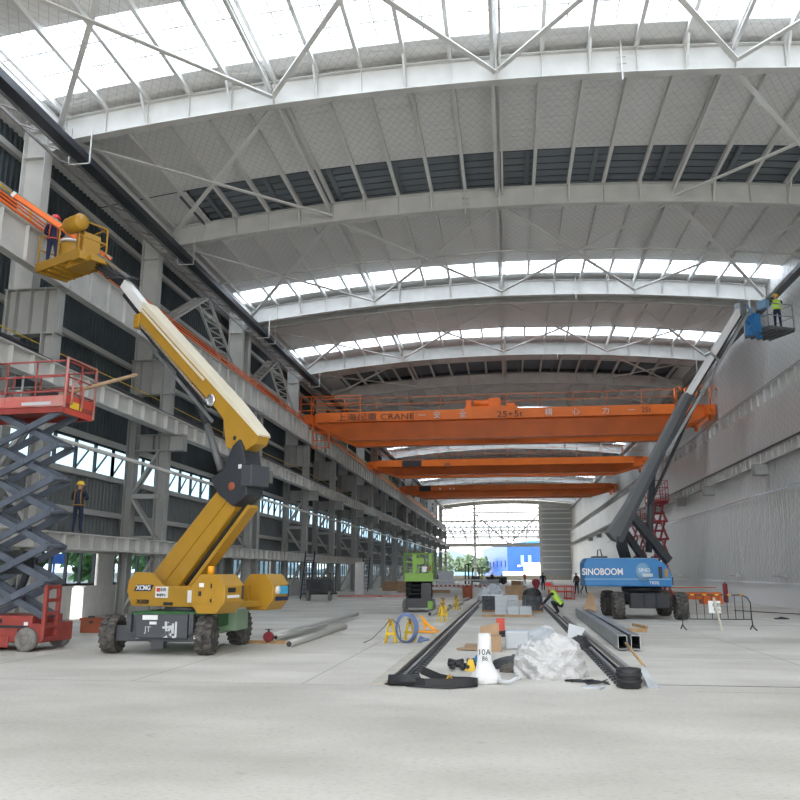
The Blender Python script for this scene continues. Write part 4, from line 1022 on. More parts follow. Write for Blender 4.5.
# ============================================================ PEOPLE
def person(loc, rotz, label, pose='stand', shirt='navy', trousers='navy', hat=None, vest=None, hands=True, group=None, scale=1.0, arms=None):
    r = root('person', loc, label, 'person', group, rotz=rotz, local=True); r.scale = (scale,)*3
    J = {}
    if pose == 'crouch':
        J = dict(pel=(0, -.12, .34), ch=(0, .12, .66), nk=(0, .25, .88), hd=(0, .33, 1.0), ht=(0, .36, 1.12))
        for s_, n in ((-1, 'L'), (1, 'R')):
            J.update({'hp'+n: (s_*.1, -.12, .34), 'kn'+n: (s_*.2, .26, .5), 'an'+n: (s_*.16, .0, .09), 'to'+n: (s_*.18, .17, .04), 'sh'+n: (s_*.19, .2, .8), 'el'+n: (s_*.24, .42, .58), 'wr'+n: (s_*.14, .6, .36)})
    else:
        lean = .04
        J = dict(pel=(0, 0, .93), ch=(0, .01, 1.25), nk=(0, .01, 1.45), hd=(0, .03, 1.55), ht=(0, .05, 1.66))
        for s_, n in ((-1, 'L'), (1, 'R')):
            J.update({'hp'+n: (s_*.09, 0, .9), 'kn'+n: (s_*.11, .03, .5), 'an'+n: (s_*.12, 0, .09), 'to'+n: (s_*.14, .16, .04), 'sh'+n: (s_*.18, 0, 1.38), 'el'+n: (s_*.26, -.02, 1.12), 'wr'+n: (s_*.25, .12, .9)})
        if pose == 'reach':
            for s_, n in ((-1, 'L'), (1, 'R')): J.update({'el'+n: (s_*.3, .22, 1.32), 'wr'+n: (s_*.16, .44, 1.42)})
        if pose == 'hold':
            for s_, n in ((-1, 'L'), (1, 'R')): J.update({'el'+n: (s_*.27, .1, 1.14), 'wr'+n: (s_*.12, .32, 1.16)})
        if pose == 'walk':
            J.update(knL=(-.11, .14, .52), anL=(-.11, .18, .1), toL=(-.12, .34, .06), knR=(.11, -.02, .5), anR=(.11, -.26, .12), toR=(.12, -.12, .04), elL=(-.25, -.12, 1.14), wrL=(-.25, -.02, .9), elR=(.25, .02, 1.12), wrR=(.23, .2, .94))
    RAD = dict(pel=.15, ch=.155, nk=.06, hd=.085, ht=.075, hp=.1, kn=.065, an=.045, to=.042, sh=.075, el=.048, wr=.032)
    E_ = [('pel', 'ch', 's'), ('ch', 'nk', 's'), ('nk', 'hd', 'k'), ('hd', 'ht', 'k')]
    for n in 'LR': E_ += [('pel', 'hp'+n, 't'), ('hp'+n, 'kn'+n, 't'), ('kn'+n, 'an'+n, 't'), ('an'+n, 'to'+n, 'b'), ('ch', 'sh'+n, 's'), ('sh'+n, 'el'+n, 's'), ('el'+n, 'wr'+n, 's')]
    if hands:
        for n, s_ in (('L', -1), ('R', 1)):
            w_ = V(J['wr'+n]); d = (w_-V(J['el'+n])).normalized(); sd = d.cross(V((0, 0, 1)))
            sd = V((1, 0, 0)) if sd.length < .2 else sd.normalized()
            J['pa'+n] = tuple(w_+d*.08); RAD['pa'] = .034; E_.append(('wr'+n, 'pa'+n, 'k'))
            for k, (o, L_) in enumerate(((-.03, .075), (-.01, .085), (.01, .08), (.03, .062))):
                a = w_+d*.13+sd*o; b = a+d*(L_*.55)-V((0, 0, .02)); J['f%d%s' % (k, n)] = tuple(a); J['g%d%s' % (k, n)] = tuple(b)
                RAD['f%d' % k] = .0095; RAD['g%d' % k] = .008
                E_ += [('pa'+n, 'f%d%s' % (k, n), 'k'), ('f%d%s' % (k, n), 'g%d%s' % (k, n), 'k')]
            a = w_+d*.06-sd*s_*.05; b = a+d*.045-sd*s_*.012; J['tb'+n] = tuple(a); J['tc'+n] = tuple(b); RAD['tb'] = .011; RAD['tc'] = .009
            E_ += [('wr'+n, 'tb'+n, 'k'), ('tb'+n, 'tc'+n, 'k')]
    names = list(J); ix = {n: i for i, n in enumerate(names)}
    me = D.meshes.new('body'); me.from_pydata([J[n] for n in names], [(ix[a], ix[b]) for a, b, _ in E_], [])
    o = D.objects.new('body', me); COL.objects.link(o)
    sk = o.modifiers.new('skin', 'SKIN'); sk.use_smooth_shade = True
    ss = o.modifiers.new('sub', 'SUBSURF'); ss.levels = 1; ss.render_levels = 1
    for n in names:
        key = n if n in RAD else n[:-1]
        R_ = RAD[key]; me.skin_vertices[0].data[ix[n]].radius = (R_, R_*(.75 if key in ('pel', 'ch') else 1))
    me.skin_vertices[0].data[ix['pel']].use_root = True
    bpy.context.view_layer.update()
    m2 = D.meshes.new_from_object(o.evaluated_get(bpy.context.evaluated_depsgraph_get()))
    D.objects.remove(o)
    m2.materials.clear()
    for mm in ('skin', shirt, trousers, 'black'): m2.materials.append(MATS[mm])
    idx = dict(k=0, s=1, t=2, b=3)
    segs = [(V(J[a]), V(J[b]), idx[c]) for a, b, c in E_]
    for p in m2.polygons:
        c = p.center; best = 9; bi = 0
        for a, b, i_ in segs:
            ab = b-a; t = max(0, min(1, (c-a).dot(ab)/max(ab.length_squared, 1e-9))); dd = (c-(a+ab*t)).length
            if dd < best: best = dd; bi = i_
        p.material_index = bi; p.use_smooth = True
    b = D.objects.new('body', m2); COL.objects.link(b); b.parent = r
    hd = V(J['hd']); up = (V(J['ht'])-V(J['nk'])).normalized()
    # face
    h = MB(); f = V((0, 1, 0)); hc = (hd+V(J['ht']))/2
    h.ball(hc+V((0, .005, -.005)), .1, .78, .95, 1.15)
    h.ball(hc+V((0, .1, -.02)), .02, .7, 1, 1.2, 8, 6); h.ball(hc+V((-.078, 0, -.01)), .025, .4, .8, 1.2, 8, 6); h.ball(hc+V((.078, 0, -.01)), .025, .4, .8, 1.2, 8, 6)
    h.build('head', 'skin', r)
    fe = MB(); fe.ball(hc+V((-.03, .088, .012)), .011, n=6, m=4); fe.ball(hc+V((.03, .088, .012)), .011, n=6, m=4); fe.box(hc.x-.025, hc.x+.025, hc.y+.08, hc.y+.092, hc.z-.062, hc.z-.055)
    fe.build('facial_features', 'black', r)
    if hat:
        t = V(J['ht']); q = MB(); q.lathe([(.155, -.02), (.15, .0), (.12, .01), (.115, .05), (.085, .095), (.04, .115), (.005, .12)], t-V((0, .0, .015)), n=16)
        q.box(t.x-.08, t.x+.08, t.y+.1, t.y+.19, t.z-.035, t.z-.022)
        q.build('hard_hat', hat, r)
    else:
        q = MB(); t = V(J['ht']); q.ball(t-V((0, .02, .03)), .1, .82, .95, .8); q.build('hair', 'black', r)
    if vest:
        c, p = V(J['ch']), V(J['pel']); n_ = V(J['nk'])
        q = MB(); ax = (n_-p).normalized()
        a = p.lerp(n_, .12); bb_ = p.lerp(n_, .9)
        k = 14; vs = []
        sdv = V((1, 0, 0)); fw = ax.cross(sdv).normalized()
        for fr, rx, ry in ((.05, .19, .145), (.35, .185, .14), (.7, .205, .145), (.92, .19, .12), (1.0, .1, .08)):
            cc = p.lerp(n_, fr)
            for i in range(k): an = 2*PI*i/k; vs.append(cc+sdv*(rx*math.cos(an))+fw*(ry*math.sin(an)))
        q.smooth = True; q._add(vs, [(i+j*k, (i+1) % k+j*k, (i+1) % k+(j+1)*k, i+(j+1)*k) for j in range(4) for i in range(k)])
        ve = q.build('vest', vest, r)
        q = MB()
        for fr in (.3, .6):
            cc = p.lerp(n_, fr)
            q.tube([cc+sdv*(.2*math.cos(2*PI*i/14))+fw*(.15*math.sin(2*PI*i/14)) for i in range(14)], .014, closed=True)
        q.build('reflective_stripes', 'white' if vest != 'black' else 'yellow', ve)
    return r
def harness(r, m, sh=1.38):
    q = MB()
    for s_ in (-1, 1):
        q.tube([(s_*.12, -.14, sh-.42), (s_*.1, -.16, sh-.1), (s_*.1, -.08, sh+.07), (s_*.1, .1, sh+.04), (s_*.11, .15, sh-.2), (s_*.12, .14, sh-.42)], .018)
    q.tube([(.19*math.cos(2*PI*i/12), .15*math.sin(2*PI*i/12), sh-.45) for i in range(12)], .02, closed=True)
    q.build('safety_harness', m, r)
G_ = G(-.92, -.15, BZ)
p1 = person((G_.x, G_.y, BZ+.01), math.radians(25), 'worker in dark clothes and red helmet standing in the raised yellow basket', 'hold', hat='redhat', scale=1.04); harness(p1, 'redbright')
p2 = person((-14.45, 25.6, 3.09), math.radians(10), 'worker in blue with yellow helmet standing on the low beam by the left wall', 'hold', shirt='navy', trousers='navy', hat='yelhat'); harness(p2, 'yellow')
K_ = K(.35, -.35, PZ)
p3 = person((K_.x, K_.y, PZ+.01), BAg-math.radians(30), 'worker in yellow-green vest and yellow helmet reaching out in the blue lift basket', 'reach', hat='yelhat', vest='hivis')
p4 = person((2.05, 36.6, 0), math.radians(80), 'crouching worker in bright green vest and red helmet beside the right rail', 'crouch', shirt='black', trousers='black', hat='redhat', vest='hivis', scale=1.12)
person((3.2, 82.0, 0), 0, 'person in dark blue overalls standing in the middle distance before the grey end panel', 'stand', hands=False, scale=1.03)
person((5.5, 70.0, 0), 2.5, 'person in dark clothes with yellow bib, left of the pair beside the blue boom lift', 'stand', vest='black', hands=False, scale=1.02)
person((6.15, 71.0, 0), -2.3, 'person in black and yellow bib, right of the pair beside the blue boom lift', 'walk', vest='yellow', hands=False, scale=1.0)
person((2.2, 126.0, 0), 3.0, 'distant person in red near the far end opening', 'stand', shirt='redbright', hands=False)
for i, (x, y, sh, vs_) in enumerate(((-12.2, 128, 'navy', None), (-11.3, 129, 'black', None), (-4.0, 118, 'navy', 'hivis'), (-2.6, 119, 'black', None), (-1.2, 121, 'teal', None))):
    person((x, y, 0), i*1.1, ['tiny distant person in dark blue, leftmost of the far group', 'tiny distant person in black beside the leftmost one', 'tiny distant person in a green vest by the forklift', 'tiny distant person in black right of the forklift', 'tiny distant person in teal, rightmost of the far group'][i], ['stand', 'walk'][i % 2], shirt=sh, vest=vs_, hands=False, group='distant workers')

# ============================================================ FLOOR ITEMS
# transfer rails let into the floor
def rail(x, sgn, lab, y0=13.6, y1=150):
    r = root('floor_rail', (x, (y0+y1)/2, 0), lab, 'rail')
    MB().box(x-.1, x-.075, y0, y1, 0, .08).box(x+.075, x+.1, y0, y1, 0, .08).box(x-.1, x+.1, y0, y1, 0, .02).build('channel', 'graphite', r)
    MB().box(x-.045, x+.02, y0, y1, .02, .075).build('steel_strip', 'galv', r)
    cm = D.meshes.new('clip'); b_ = MB().box(-.045, .045, -.05, .05, 0, .05); cm.from_pydata(b_.v, [], b_.f); cm.materials.append(MATS['graphite'])
    y = y0+.3
    while y < 44:
        o = D.objects.new('clip', cm); COL.objects.link(o); o.parent = r; o.location = (sgn*.15, y-(y0+y1)/2, 0); y += .34
    return r
rail(-1.85, 1, 'dark toothed steel floor rail on the left of the material row')
rail(1.84, -1, 'dark toothed steel floor rail on the right of the material row')
T(MB().box(-2.3, -2.04, 13.6, 80, 0, .03).box(-2.08, -2.04, 13.6, 80, 0, .07).build('edge_strip', 'concrete_wall'), 'pale mortar edging strip left of the left floor rail', 'strip')
T(MB().box(2.06, 2.10, 14.0, 34, 0, .1).box(2.16, 2.2, 14.0, 34, 0, .06).build('angle_bar', 'steel_dark'), 'long grey angle bars lying just right of the right floor rail', 'bar')
# hose and end pieces
t = root('rubber_sleeve', (-1.3, 13.55, 0), 'black rolled rubber sleeve and flat hose at the near end of the left rail', 'hose')
MB().lathe([(.06, 0), (.085, 0), (.09, .35), (.08, .5), (.06, .52)], (-2.0, 13.5, .09), 'x', 16).build('tube', 'black', t)
pts = [(-1.55+.05*i, 13.55, 0) for i in range(2)]
m = MB(); loop = []
for i in range(18):
    a = PI*.5-i/17*PI*1.0; loop.append((-.95+.38*math.cos(a), 13.55+.14*math.sin(a), .07))
path = [(-1.5, 13.9, .2), (-1.2, 13.8, .1)]+loop+[(-1.4, 13.38, .07), (-1.6, 13.45, .07)]
for a, b in zip(path[:-1], path[1:]): m.bar(a, b, .02, .13)
m.build('flat_hose', 'black', t)
MB().tube([(-1.7, 13.35, .03), (-1.4, 13.2, .03), (-1.0, 13.15, .03), (-.6, 13.4, .03)], .02).build('thin_hose', 'black', t)
T(MB().box(-1.35, -1.1, 13.5, 13.7, 0, .06).tube([(-1.1, 13.6, .05), (-1.02, 13.6, .16), (-.95, 13.62, .05)], .03).build('leather_gloves', 'yellow'), 'small tan work gloves lying on the black hose', 'gloves')
t = root('rubber_bucket', (1.83, 13.75, 0), 'black ribbed rubber tub at the near end of the right rail', 'tub')
MB().lathe([(.16, 0), (.18, .02), (.2, .28), (.19, .3), (.17, .28), (.15, .05)], (1.83, 13.75, 0), n=18).lathe([(.201, .08), (.21, .1), (.21, .12), (.201, .14)], (1.83, 13.75, 0), n=18).lathe([(.201, .18), (.21, .2), (.21, .22), (.201, .24)], (1.83, 13.75, 0), n=18).build('body', 'black', t)
sh = root('broom', (2.35, 14.2, 0), 'broom with brown wooden handle leaning on the black rubber tub', 'broom')
MB().cyl((1.98, 15.0, .58), (2.12, 14.0, .3), .022, n=8).build('handle', 'wood', sh)
MB().prism([(-.05, .3), (0, .32), (.2, .0), (.02, .0)], (2.1, 13.75, .0), (1, 0, 0), (0, .8, 1), (0, .015, .0)).build('blade', 'galv', sh)
T(MB().tube([(1.35+.2*math.sin(i*1.3), 14.1+.15*math.cos(i*1.7), .02+.02*(i % 3)) for i in range(16)], .012).tube([(1.1+.25*math.sin(i*1.9), 14.3+.12*math.cos(i*1.1), .02+.015*(i % 2)) for i in range(12)], .012).build('cable_tangle', 'black'), 'small tangle of black cable beside the black tub', 'cable')
T(MB().box(1.08, 1.3, 13.62, 13.8, 0, .02).bar((1.3, 13.4, .02), (1.42, 13.7, .03), .05, .03).build('plastic_scraps', 'boxpale'), 'crumpled pale scraps on the floor near the cable tangle', 'scrap')
# two box beams
for i, dx in enumerate((0, .3)):
    m = MB(); a, b = V((2.55+dx, 19.9, .2)), V((2.75+dx, 34.8, .2))
    w_, h_ = .2, .3
    p, q, d, sd, u, L = m.frame(a, b)
    for k in (-1, 1):
        m.bar(a+sd*(w_/2*k), b+sd*(w_/2*k), .012, h_); m.bar(a+u*(h_/2*k), b+u*(h_/2*k), w_, .012)
    pass
    T(m.build('box_beam', 'galv'), ['long hollow steel box beam lying right of the rail, left of the pair', 'long hollow steel box beam lying right of the rail, right of the pair'][i], 'beam', 'hollow box beams')
T(MB().bar((3.2, 26.5, .05), (4.1, 26.2, .05), .1, .1).bar((3.9, 27.6, .14), (4.1, 26.2, .14), .08, .08).build('timber_bearer', 'wood'), 'wooden bearers on the floor beside the box beams', 'timber')
# crumpled white tarpaulin bag
def crumple(cx, cy, rx, ry, h, seed, name, m, lab, cat, n=40, mm=16, e=.22, fall=.6, sm=False):
    rr = random.Random(seed); mb = MB(); vs = []
    ph = [(rr.uniform(1, 6), rr.uniform(0, 6), rr.uniform(1, 5)) for _ in range(7)]
    for i in range(mm+1):
        t = i/mm; th = t*PI/2
        for k in range(n):
            a = 2*PI*k/n
            w_ = sum(math.sin(p_[0]*a*1.0//1*1+p_[1]+p_[2]*t*2) for p_ in ph)/7
            w2 = sum(abs(math.sin(round(p_[0])*a+p_[1]+p_[2]*t*3)) for p_ in ph)/7
            if sm: w2 = .6+(w2-.6)*.3
            R_ = 1+e*(w2-.6)+e*.1*rr.uniform(-.3, .3)
            cr = math.cos(th)**fall
            vs.append((cx+rx*R_*cr*math.cos(a), cy+ry*R_*cr*math.sin(a), max(0.0, h*math.sin(th)*(1+e*.8*(w2-.6))*(1+.15*math.cos(a+1)))))
    if sm:
        # crumpled plastic: planar facets from triangle-wave creases running in many directions
        r2 = random.Random(seed+1); W = []
        for q in range(11):
            d_ = V((r2.uniform(-1, 1), r2.uniform(-1, 1), r2.uniform(-1, 1))).normalized(); fr = r2.uniform(1.2, 2.2) if q < 4 else r2.uniform(3, 7)
            W.append((d_*fr, r2.random(), .075 if q < 4 else .022))
        vs2 = []
        for x, y, z in vs:
            p_ = V((x-cx, y-cy, z)); k_ = 0
            for d_, ph_, am in W:
                t_ = (p_.dot(d_)+ph_) % 1.0; k_ += am*(abs(2*t_-1)*2-1)
            u_ = p_.x/rx; g_ = 1+k_
            vs2.append((cx+p_.x*(1+k_*.5), cy+p_.y*g_, max(0, z*g_*(1.02-.2*max(0, u_)))))
        vs = vs2
    mb._add(vs, [(i*n+k, i*n+(k+1) % n, (i+1)*n+(k+1) % n, (i+1)*n+k) for i in range(mm) for k in range(n)]+[tuple(range(n))])
    return T(mb.build(name, m), lab, cat)
crumple(.66, 15.1, .64, .6, .58, 5, 'tarpaulin_bundle', 'tarp', 'large crumpled white plastic tarpaulin bundle between the rails', 'tarpaulin', n=120, mm=44, e=.4, fall=.3, sm=True)
# white sack standing, with marks
def sackmesh():
    m = MB(); pr = [(.2, .0), (.255, .04), (.25, .12), (.17, .22), (.12, .36), (.115, .55), (.11, .72), (.1, .8), (.085, .79)]
    m.lathe(pr, (-.45, 13.95, 0), n=20)
    m.v = [(x+.012*math.sin(z*31+y*9), y*1+.0-(y-13.95)*.35+.01*math.sin(z*23+x*17), z) for x, y, z in m.v]; return m
sk_ = root('white_sack', (-.45, 13.95, 0), 'tall narrow white woven sack standing beside the left rail', 'sack')
sackmesh().build('body', 'sackwhite', sk_)
lettering('10A', .13, (-.46, 13.868, .5), (PI/2, 0, 0), 'black', sk_, name='printed_mark'); lettering('86', .1, (-.45, 13.866, .4), (PI/2, 0, 0), 'black', sk_, name='printed_mark')
MB().tube([(-.25, 13.85, .06), (-.05, 13.8, .05), (.05, 13.85, .1), (.12, 13.9, .1)], .035).build('trailing_corner', 'plastic_grey', sk_)
# tools
t = root('tool_pile', (-.85, 16.0, 0), 'pile of black clamps and fittings with a blue and yellow power tool', 'tools')
m = MB(); rr = random.Random(3)
for i in range(16):
    x, y = -1.15+.5*rr.random(), 15.6+1.0*rr.random(); a = rr.random()*6
    m.cyl((x-.12*math.cos(a), y-.12*math.sin(a), .05), (x+.12*math.cos(a), y+.12*math.sin(a), .05+.06*rr.random()), .03+.02*rr.random(), n=8)
m.build('clamps', 'black', t)
MB().ball((-.62, 15.7, .2), .09, 1, 1, 1.1).build('motor', 'blue', t); MB().prism([(-.1, 0), (.1, 0), (.05, .2), (-.04, .2)], (-.78, 15.6, .0), (1, 0, 0), (0, 0, 1), (0, .12, 0)).build('guard', 'yelhat', t)
T(crumple(-.0, 16.2, .42, .3, .22, 11, 'dark_sack', 'graphite', 'x', 'sack', n=24, mm=6), 'dark crumpled sacking on the floor between the white sack and tarpaulin', 'sack')
crumple(-.05, 15.6, .2, .16, .14, 12, 'brown_sack', 'rim', 'brown crumpled sacking in front of the dark sacking', 'sack', n=20, mm=6)
cbx = root('cardboard_box', (-.6, 19.6, 0), 'open brown cardboard box behind the white sack', 'box')
MB().box(-.75, -.25, 19.4, 19.9, 0, .34).build('body', 'card', cbx); MB().prism([(-.75, 0), (-.3, 0), (-.3, .3), (-.75, .2)], (0, 19.9, .34), (1, 0, 0), (0, .4, .9), (0, .01, 0)).build('flap', 'card', cbx)
T(MB().box(-1.15, -.5, 20.2, 20.9, 0, .05).prism([(-1.3, 19.6), (-.6, 19.5), (-.5, 19.8), (-1.2, 19.9)], (0, 0, .02), (1, 0, 0), (0, 1, 0), (0, 0, .03)).build('cardboard_sheet', 'card'), 'flat cardboard sheets lying behind the black clamps', 'cardboard')
T(MB().box(-.15, .4, 20.0, 20.8, 0, .42).build('wrapped_block', 'boxpale', bevel=.04), 'grey plastic-wrapped block behind the white tarpaulin', 'block')
crumple(.75, 22.8, .5, .4, .3, 21, 'clear_wrapping', 'boxpale', 'crumpled clear wrapping heap behind the tarpaulin', 'wrapping', n=26, mm=6)
crumple(.05, 24.0, .55, .3, .18, 22, 'black_cover', 'black', 'black crumpled cover on the floor in the material row', 'cover', n=24, mm=5)
crumple(.95, 24.4, .3, .25, .25, 23, 'white_bag', 'sackwhite', 'small white bag beside the black crumpled cover', 'bag', n=22, mm=6)
t = MB().box(-.45, -.2, 24.8, 25.0, 0, .45); T(t.build('red_canister', 'redbright'), 'small red canister in the material row', 'canister')
crumple(1.55, 20.3, .32, .3, .28, 24, 'black_bag', 'black', 'black open bag beside the right rail', 'bag', n=22, mm=6)
T(MB().prism([(0, 0), (.2, 0), (.5, .6), (.1, .75)], (1.3, 20.6, .0), (1, 0, 0), (0, .3, .75), (0, .01, .0)).build('plastic_sheet', 'plastic_grey'), 'pale sheet propped above the black open bag', 'sheet')
T(MB().box(-1.2, .9, 34.2, 34.4, 0, .08).build('timber_plank', 'wood'), 'long timber plank lying across the material row', 'timber')
# stacks of pale cartons
cart = None; n_ = 0
for (x, y, z, w_, d_, h_) in ([(-.42, 35.5, .2*k, .5, .5, .195) for k in range(4)]+[(.08, 35.2, .2*k, .45, .5, .195) for k in range(2)]+[(-.1, 36.3, .3*k, .5, .5, .295) for k in range(2)]+[(.6, 35.2, .2*k, .5, .5, .195) for k in range(2)]):
    n_ += 1
    T(MB().box(x-w_/2, x+w_/2, y-d_/2, y+d_/2, z, z+h_).build('carton', 'boxpale', bevel=.01), ['bottom carton of the tall pale stack', 'second carton of the tall pale stack', 'third carton of the tall pale stack', 'top carton of the tall pale stack', 'lower pale carton in the middle of the low row', 'upper pale carton in the middle of the low row', 'lower of two pale cartons stepped behind the tall stack', 'upper of two pale cartons stepped behind the tall stack', 'lower pale carton at the right of the low row', 'upper pale carton at the right of the low row'][n_-1], 'carton', 'pale cartons in the material row')
for i, (x, y, nn, lab) in enumerate(((-.85, 38.5, 3, 'dark strapped stack of tiles beside the left rail'), (.98, 38.5, 3, 'dark strapped stack of tiles beside the crouching worker'))):
    r = root('tile_stack', (x, y, 0), lab, 'stack')
    MB().box(x-.48, x+.48, y-.4, y+.4, 0, .08).build('pallet', 'wood', r)
    for k in range(nn):
        m = MB()
        for q in range(6): m.box(x-.46+q*.155, x-.46+q*.155+.14, y-.38, y+.38, .08+k*.22, .08+k*.22+.2)
        m.build('tile_layer', 'darktile', r)
    if i == 0: MB().box(x-.48, x+.48, y-.4, y+.4, .07+nn*.22, .1+nn*.22).build('top_cover', 'white', r)
T(MB().box(-.3, .35, 38.2, 38.9, 0, .75).build('wrapped_pallet', 'boxpale', bevel=.04), 'pale wrapped pallet load between the two dark tile stacks', 'pallet load')
crumple(.98, 38.5, .42, .3, .3, 31, 'black_sheet', 'black', 'black sheet heaped on the dark tile stack', 'sheet', n=24, mm=6).location.z = .75
T(MB().prism([(0, 0), (.5, 0), (.6, .3), (.55, .95), (.35, 1.0)], (2.75, 33.5, 0), (1, 0, 0), (0, .25, 1), (0, .03, 0)).build('cardboard_sheet', 'card'), 'brown cardboard sheet standing behind the box beams', 'cardboard')
T(MB().box(-.35, .95, 55.0, 56.5, .0, .9).build('crate', 'card', bevel=.02), 'large brown crate in the middle of the material row', 'crate')
T(MB().box(.1, 1.0, 78, 79, 0, 1.0).box(.2, .9, 77.95, 78, .2, .8).build('crate', 'card', bevel=.02), 'tall brown crate farther down the material row', 'crate')
crumple(-1.2, 52, .8, .8, .9, 33, 'plastic_heap', 'boxpale', 'heap of grey plastic wrap behind the left tile stack', 'wrapping', n=26, mm=8, e=.6)
T(MB().box(1.6, 3.0, 48, 49, 0, .35).build('pallet_load', 'boxpale'), 'low pale pallet load before the person in dark overalls', 'pallet load')
fr = MB()
for z in (.05, .5, .85): fr.tube([(2.6, 56, z), (4.2, 56, z)], .035); fr.tube([(2.6, 58, z), (4.2, 58, z)], .035)
for x in (2.6, 4.2): fr.tube([(x, 56, .85), (x, 58, .85)], .035)
for x in (2.6, 3.1, 3.7, 4.2):
    for y in (56, 58): fr.tube([(x, y, 0), (x, y, .85)], .035)
T(fr.build('tube_frame', 'redbright'), 'low orange-red tubular frame behind the crouching worker', 'frame')
T(MB().lathe([(.2, 0), (.22, .1), (.1, .5), (.3, 1.0), (.28, 1.2), (.1, 1.3)], (1.9, 62, 0), n=12).build('red_hopper', 'maroon'), 'dark red hopper behind the crouching worker', 'hopper')
T(MB().lathe([(.3, 0), (.33, .05), (.36, .8), (.34, .85), (.3, .8)], (-2.95, 57, 0), n=16).build('red_bin', 'rust'), 'rusty red bin at the far left edge of the rail', 'bin')
# jack stands
def jack(x, y, lab, rz=0, s_=1.0):
    r = root('jack_stand', (x, y, 0), lab, 'jack stand', 'yellow jack stands', rotz=rz, local=True)
    for sx in (-1, 1):
        for sy in (-1, 1): MB().bar((sx*.14*s_, sy*.12*s_, 0), (sx*.05*s_, sy*.04*s_, .5*s_), .05*s_, .02*s_).build('leg', 'yellow_rail', r)
    MB().box(-.13*s_, .13*s_, -.1*s_, -.08*s_, .2*s_, .26*s_).box(-.13*s_, .13*s_, .08*s_, .1*s_, .2*s_, .26*s_).build('brace', 'yellow_rail', r)
    MB().cyl((0, 0, .44*s_), (0, 0, .58*s_), .04*s_, n=10).box(-.07*s_, .07*s_, -.05*s_, .05*s_, .57*s_, .6*s_).build('head', 'yellow', r)
    return r
for i, (x, y) in enumerate(((-3.12, 21.4), (-2.68, 21.9), (-2.5, 30.4), (-2.95, 36.0), (-2.6, 39.8))):
    jack(x, y, ['yellow jack stand with a cable, leftmost', 'yellow jack stand inside the blue cable coil', 'yellow jack stand by the rail, third from the camera', 'yellow jack stand by the rail, fourth from the camera', 'farthest yellow jack stand by the rail'][i], .3*i, 1.0 if i < 2 else 1.15)
co = MB(); rr = random.Random(9)
for k in range(6):
    co.tube([(-2.72+(.22+.015*k)*math.cos(a*PI/9), 21.35+.05*k+.04*math.sin(a), .37+(.33+.01*k)*math.sin(a*PI/9)) for a in range(18)], .02, closed=True)
co.tube([(-2.4, 21.5, .05), (-2.1-.1, 21.9, .04), (-2.0-.4, 22.4, .03), (-2.5, 22.9, .03)], .05)
T(co.build('cable_coil', 'bluecable'), 'blue-grey cable coil leaning against a yellow jack stand', 'cable')
T(MB().tube([(-3.12, 21.4, .6), (-3.3, 21.4, .4), (-3.6, 21.3, .1), (-3.8, 21.2, .01)], .012).tube([(-3.1, 21.4, .6), (-2.9, 21.4, .45), (-2.85, 21.4, .1)], .012).build('thin_cable', 'graphite'), 'thin dark cable hanging off the leftmost jack stand', 'cable')
T(MB().bar((-2.9, 25.2, .04), (-2.2, 24.8, .04), .3, .05).bar((-2.75, 25.1, .5), (-2.35, 24.9, .1), .06, .05).bar((-2.6, 25.0, .1), (-2.65, 25.05, .4), .05, .05).bar((-2.7, 25.3, .3), (-2.25, 25.1, .08), .05, .05).build('folding_jack', 'amber'), 'folded orange-yellow scissor jack beside the rail', 'jack')
# pipes on floor left
for i, (a, b, r_) in enumerate((((-5.38, 19.75), (-5.35, 26.4), .085), ((-6.2, 21.0), (-6.1, 32.4), .085), ((-6.05, 20.9), (-5.95, 26.4), .06))):
    z_ = r_ if i == 0 else r_+.08
    m = MB().cyl((a[0], a[1], z_), (b[0], b[1], z_), r_, n=14)
    o = root('steel_pipe', (a[0], a[1], 0), ['short grey pipe on the floor right of the red vise', 'long grey pipe lying on wooden blocks by the red vise', 'thin grey pipe beside the long pipe on wooden blocks'][i], 'pipe', 'grey pipes on the floor')
    m.build('tube', 'pipe', o); MB().cyl((a[0], a[1]-.004, z_), (a[0], a[1]+.01, z_), r_*.8, n=14).build('bore', 'black', o)
for i, (x, y) in enumerate(((-6.5, 20.75), (-5.95, 20.75))):
    T(MB().box(x-.25, x+.25, y-.06, y+.06, 0, .08).build('timber_block', 'wood'), ['wooden block left of the red pipe vise', 'wooden block right of the red pipe vise'][i], 'block')
v = root('pipe_vise', (-6.2, 20.75, 0), 'small red pipe vise at the end of the long pipe', 'vise')
MB().lathe([(.11, -.06), (.13, -.06), (.13, .06), (.11, .06)], (-6.2, 20.75, .17), 'y', 16).box(-6.3, -6.1, 20.7, 20.8, 0.03, .1).build('ring', 'maroon', v)
MB().cyl((-6.2, 20.75, .28), (-6.2, 20.75, .36), .03, n=8).box(-6.3, -6.1, 20.74, 20.76, .35, .37).build('screw', 'graphite', v)
for i, (x, y, y2) in enumerate(((-3.35, 34.2, 40), (-3.1, 42.0, 47), (-3.1, 48.5, 54))):
    o = root('steel_pipe', (x, y, 0), ['pipe lying beside the green scissor lift', 'pipe lying beyond the green scissor lift', 'farthest pipe lying along the left rail'][i], 'pipe', 'pipes along the left rail')
    MB().cyl((x, y, .1), (x+.35, y2, .1), .1, n=12).build('tube', 'pipe', o); MB().cyl((x, y-.004, .1), (x, y+.01, .1), .08, n=12).build('bore', 'black', o)
# orange toolbox on left
tb = root('tool_box', (-12.6, 23.8, 0), 'rusty orange steel toolbox on the floor beside the left front wheel', 'toolbox')
MB().box(-12.95, -12.25, 23.6, 24.0, 0, .4).build('box', 'rust', tb, bevel=.02); MB().box(-12.97, -12.23, 23.58, 24.02, .36, .44).build('lid', 'rust', tb); MB().box(-12.7, -12.5, 23.58, 23.62, .44, .5).box(-12.65, -12.55, 23.56, 23.6, .28, .36).build('handle', 'graphite', tb)
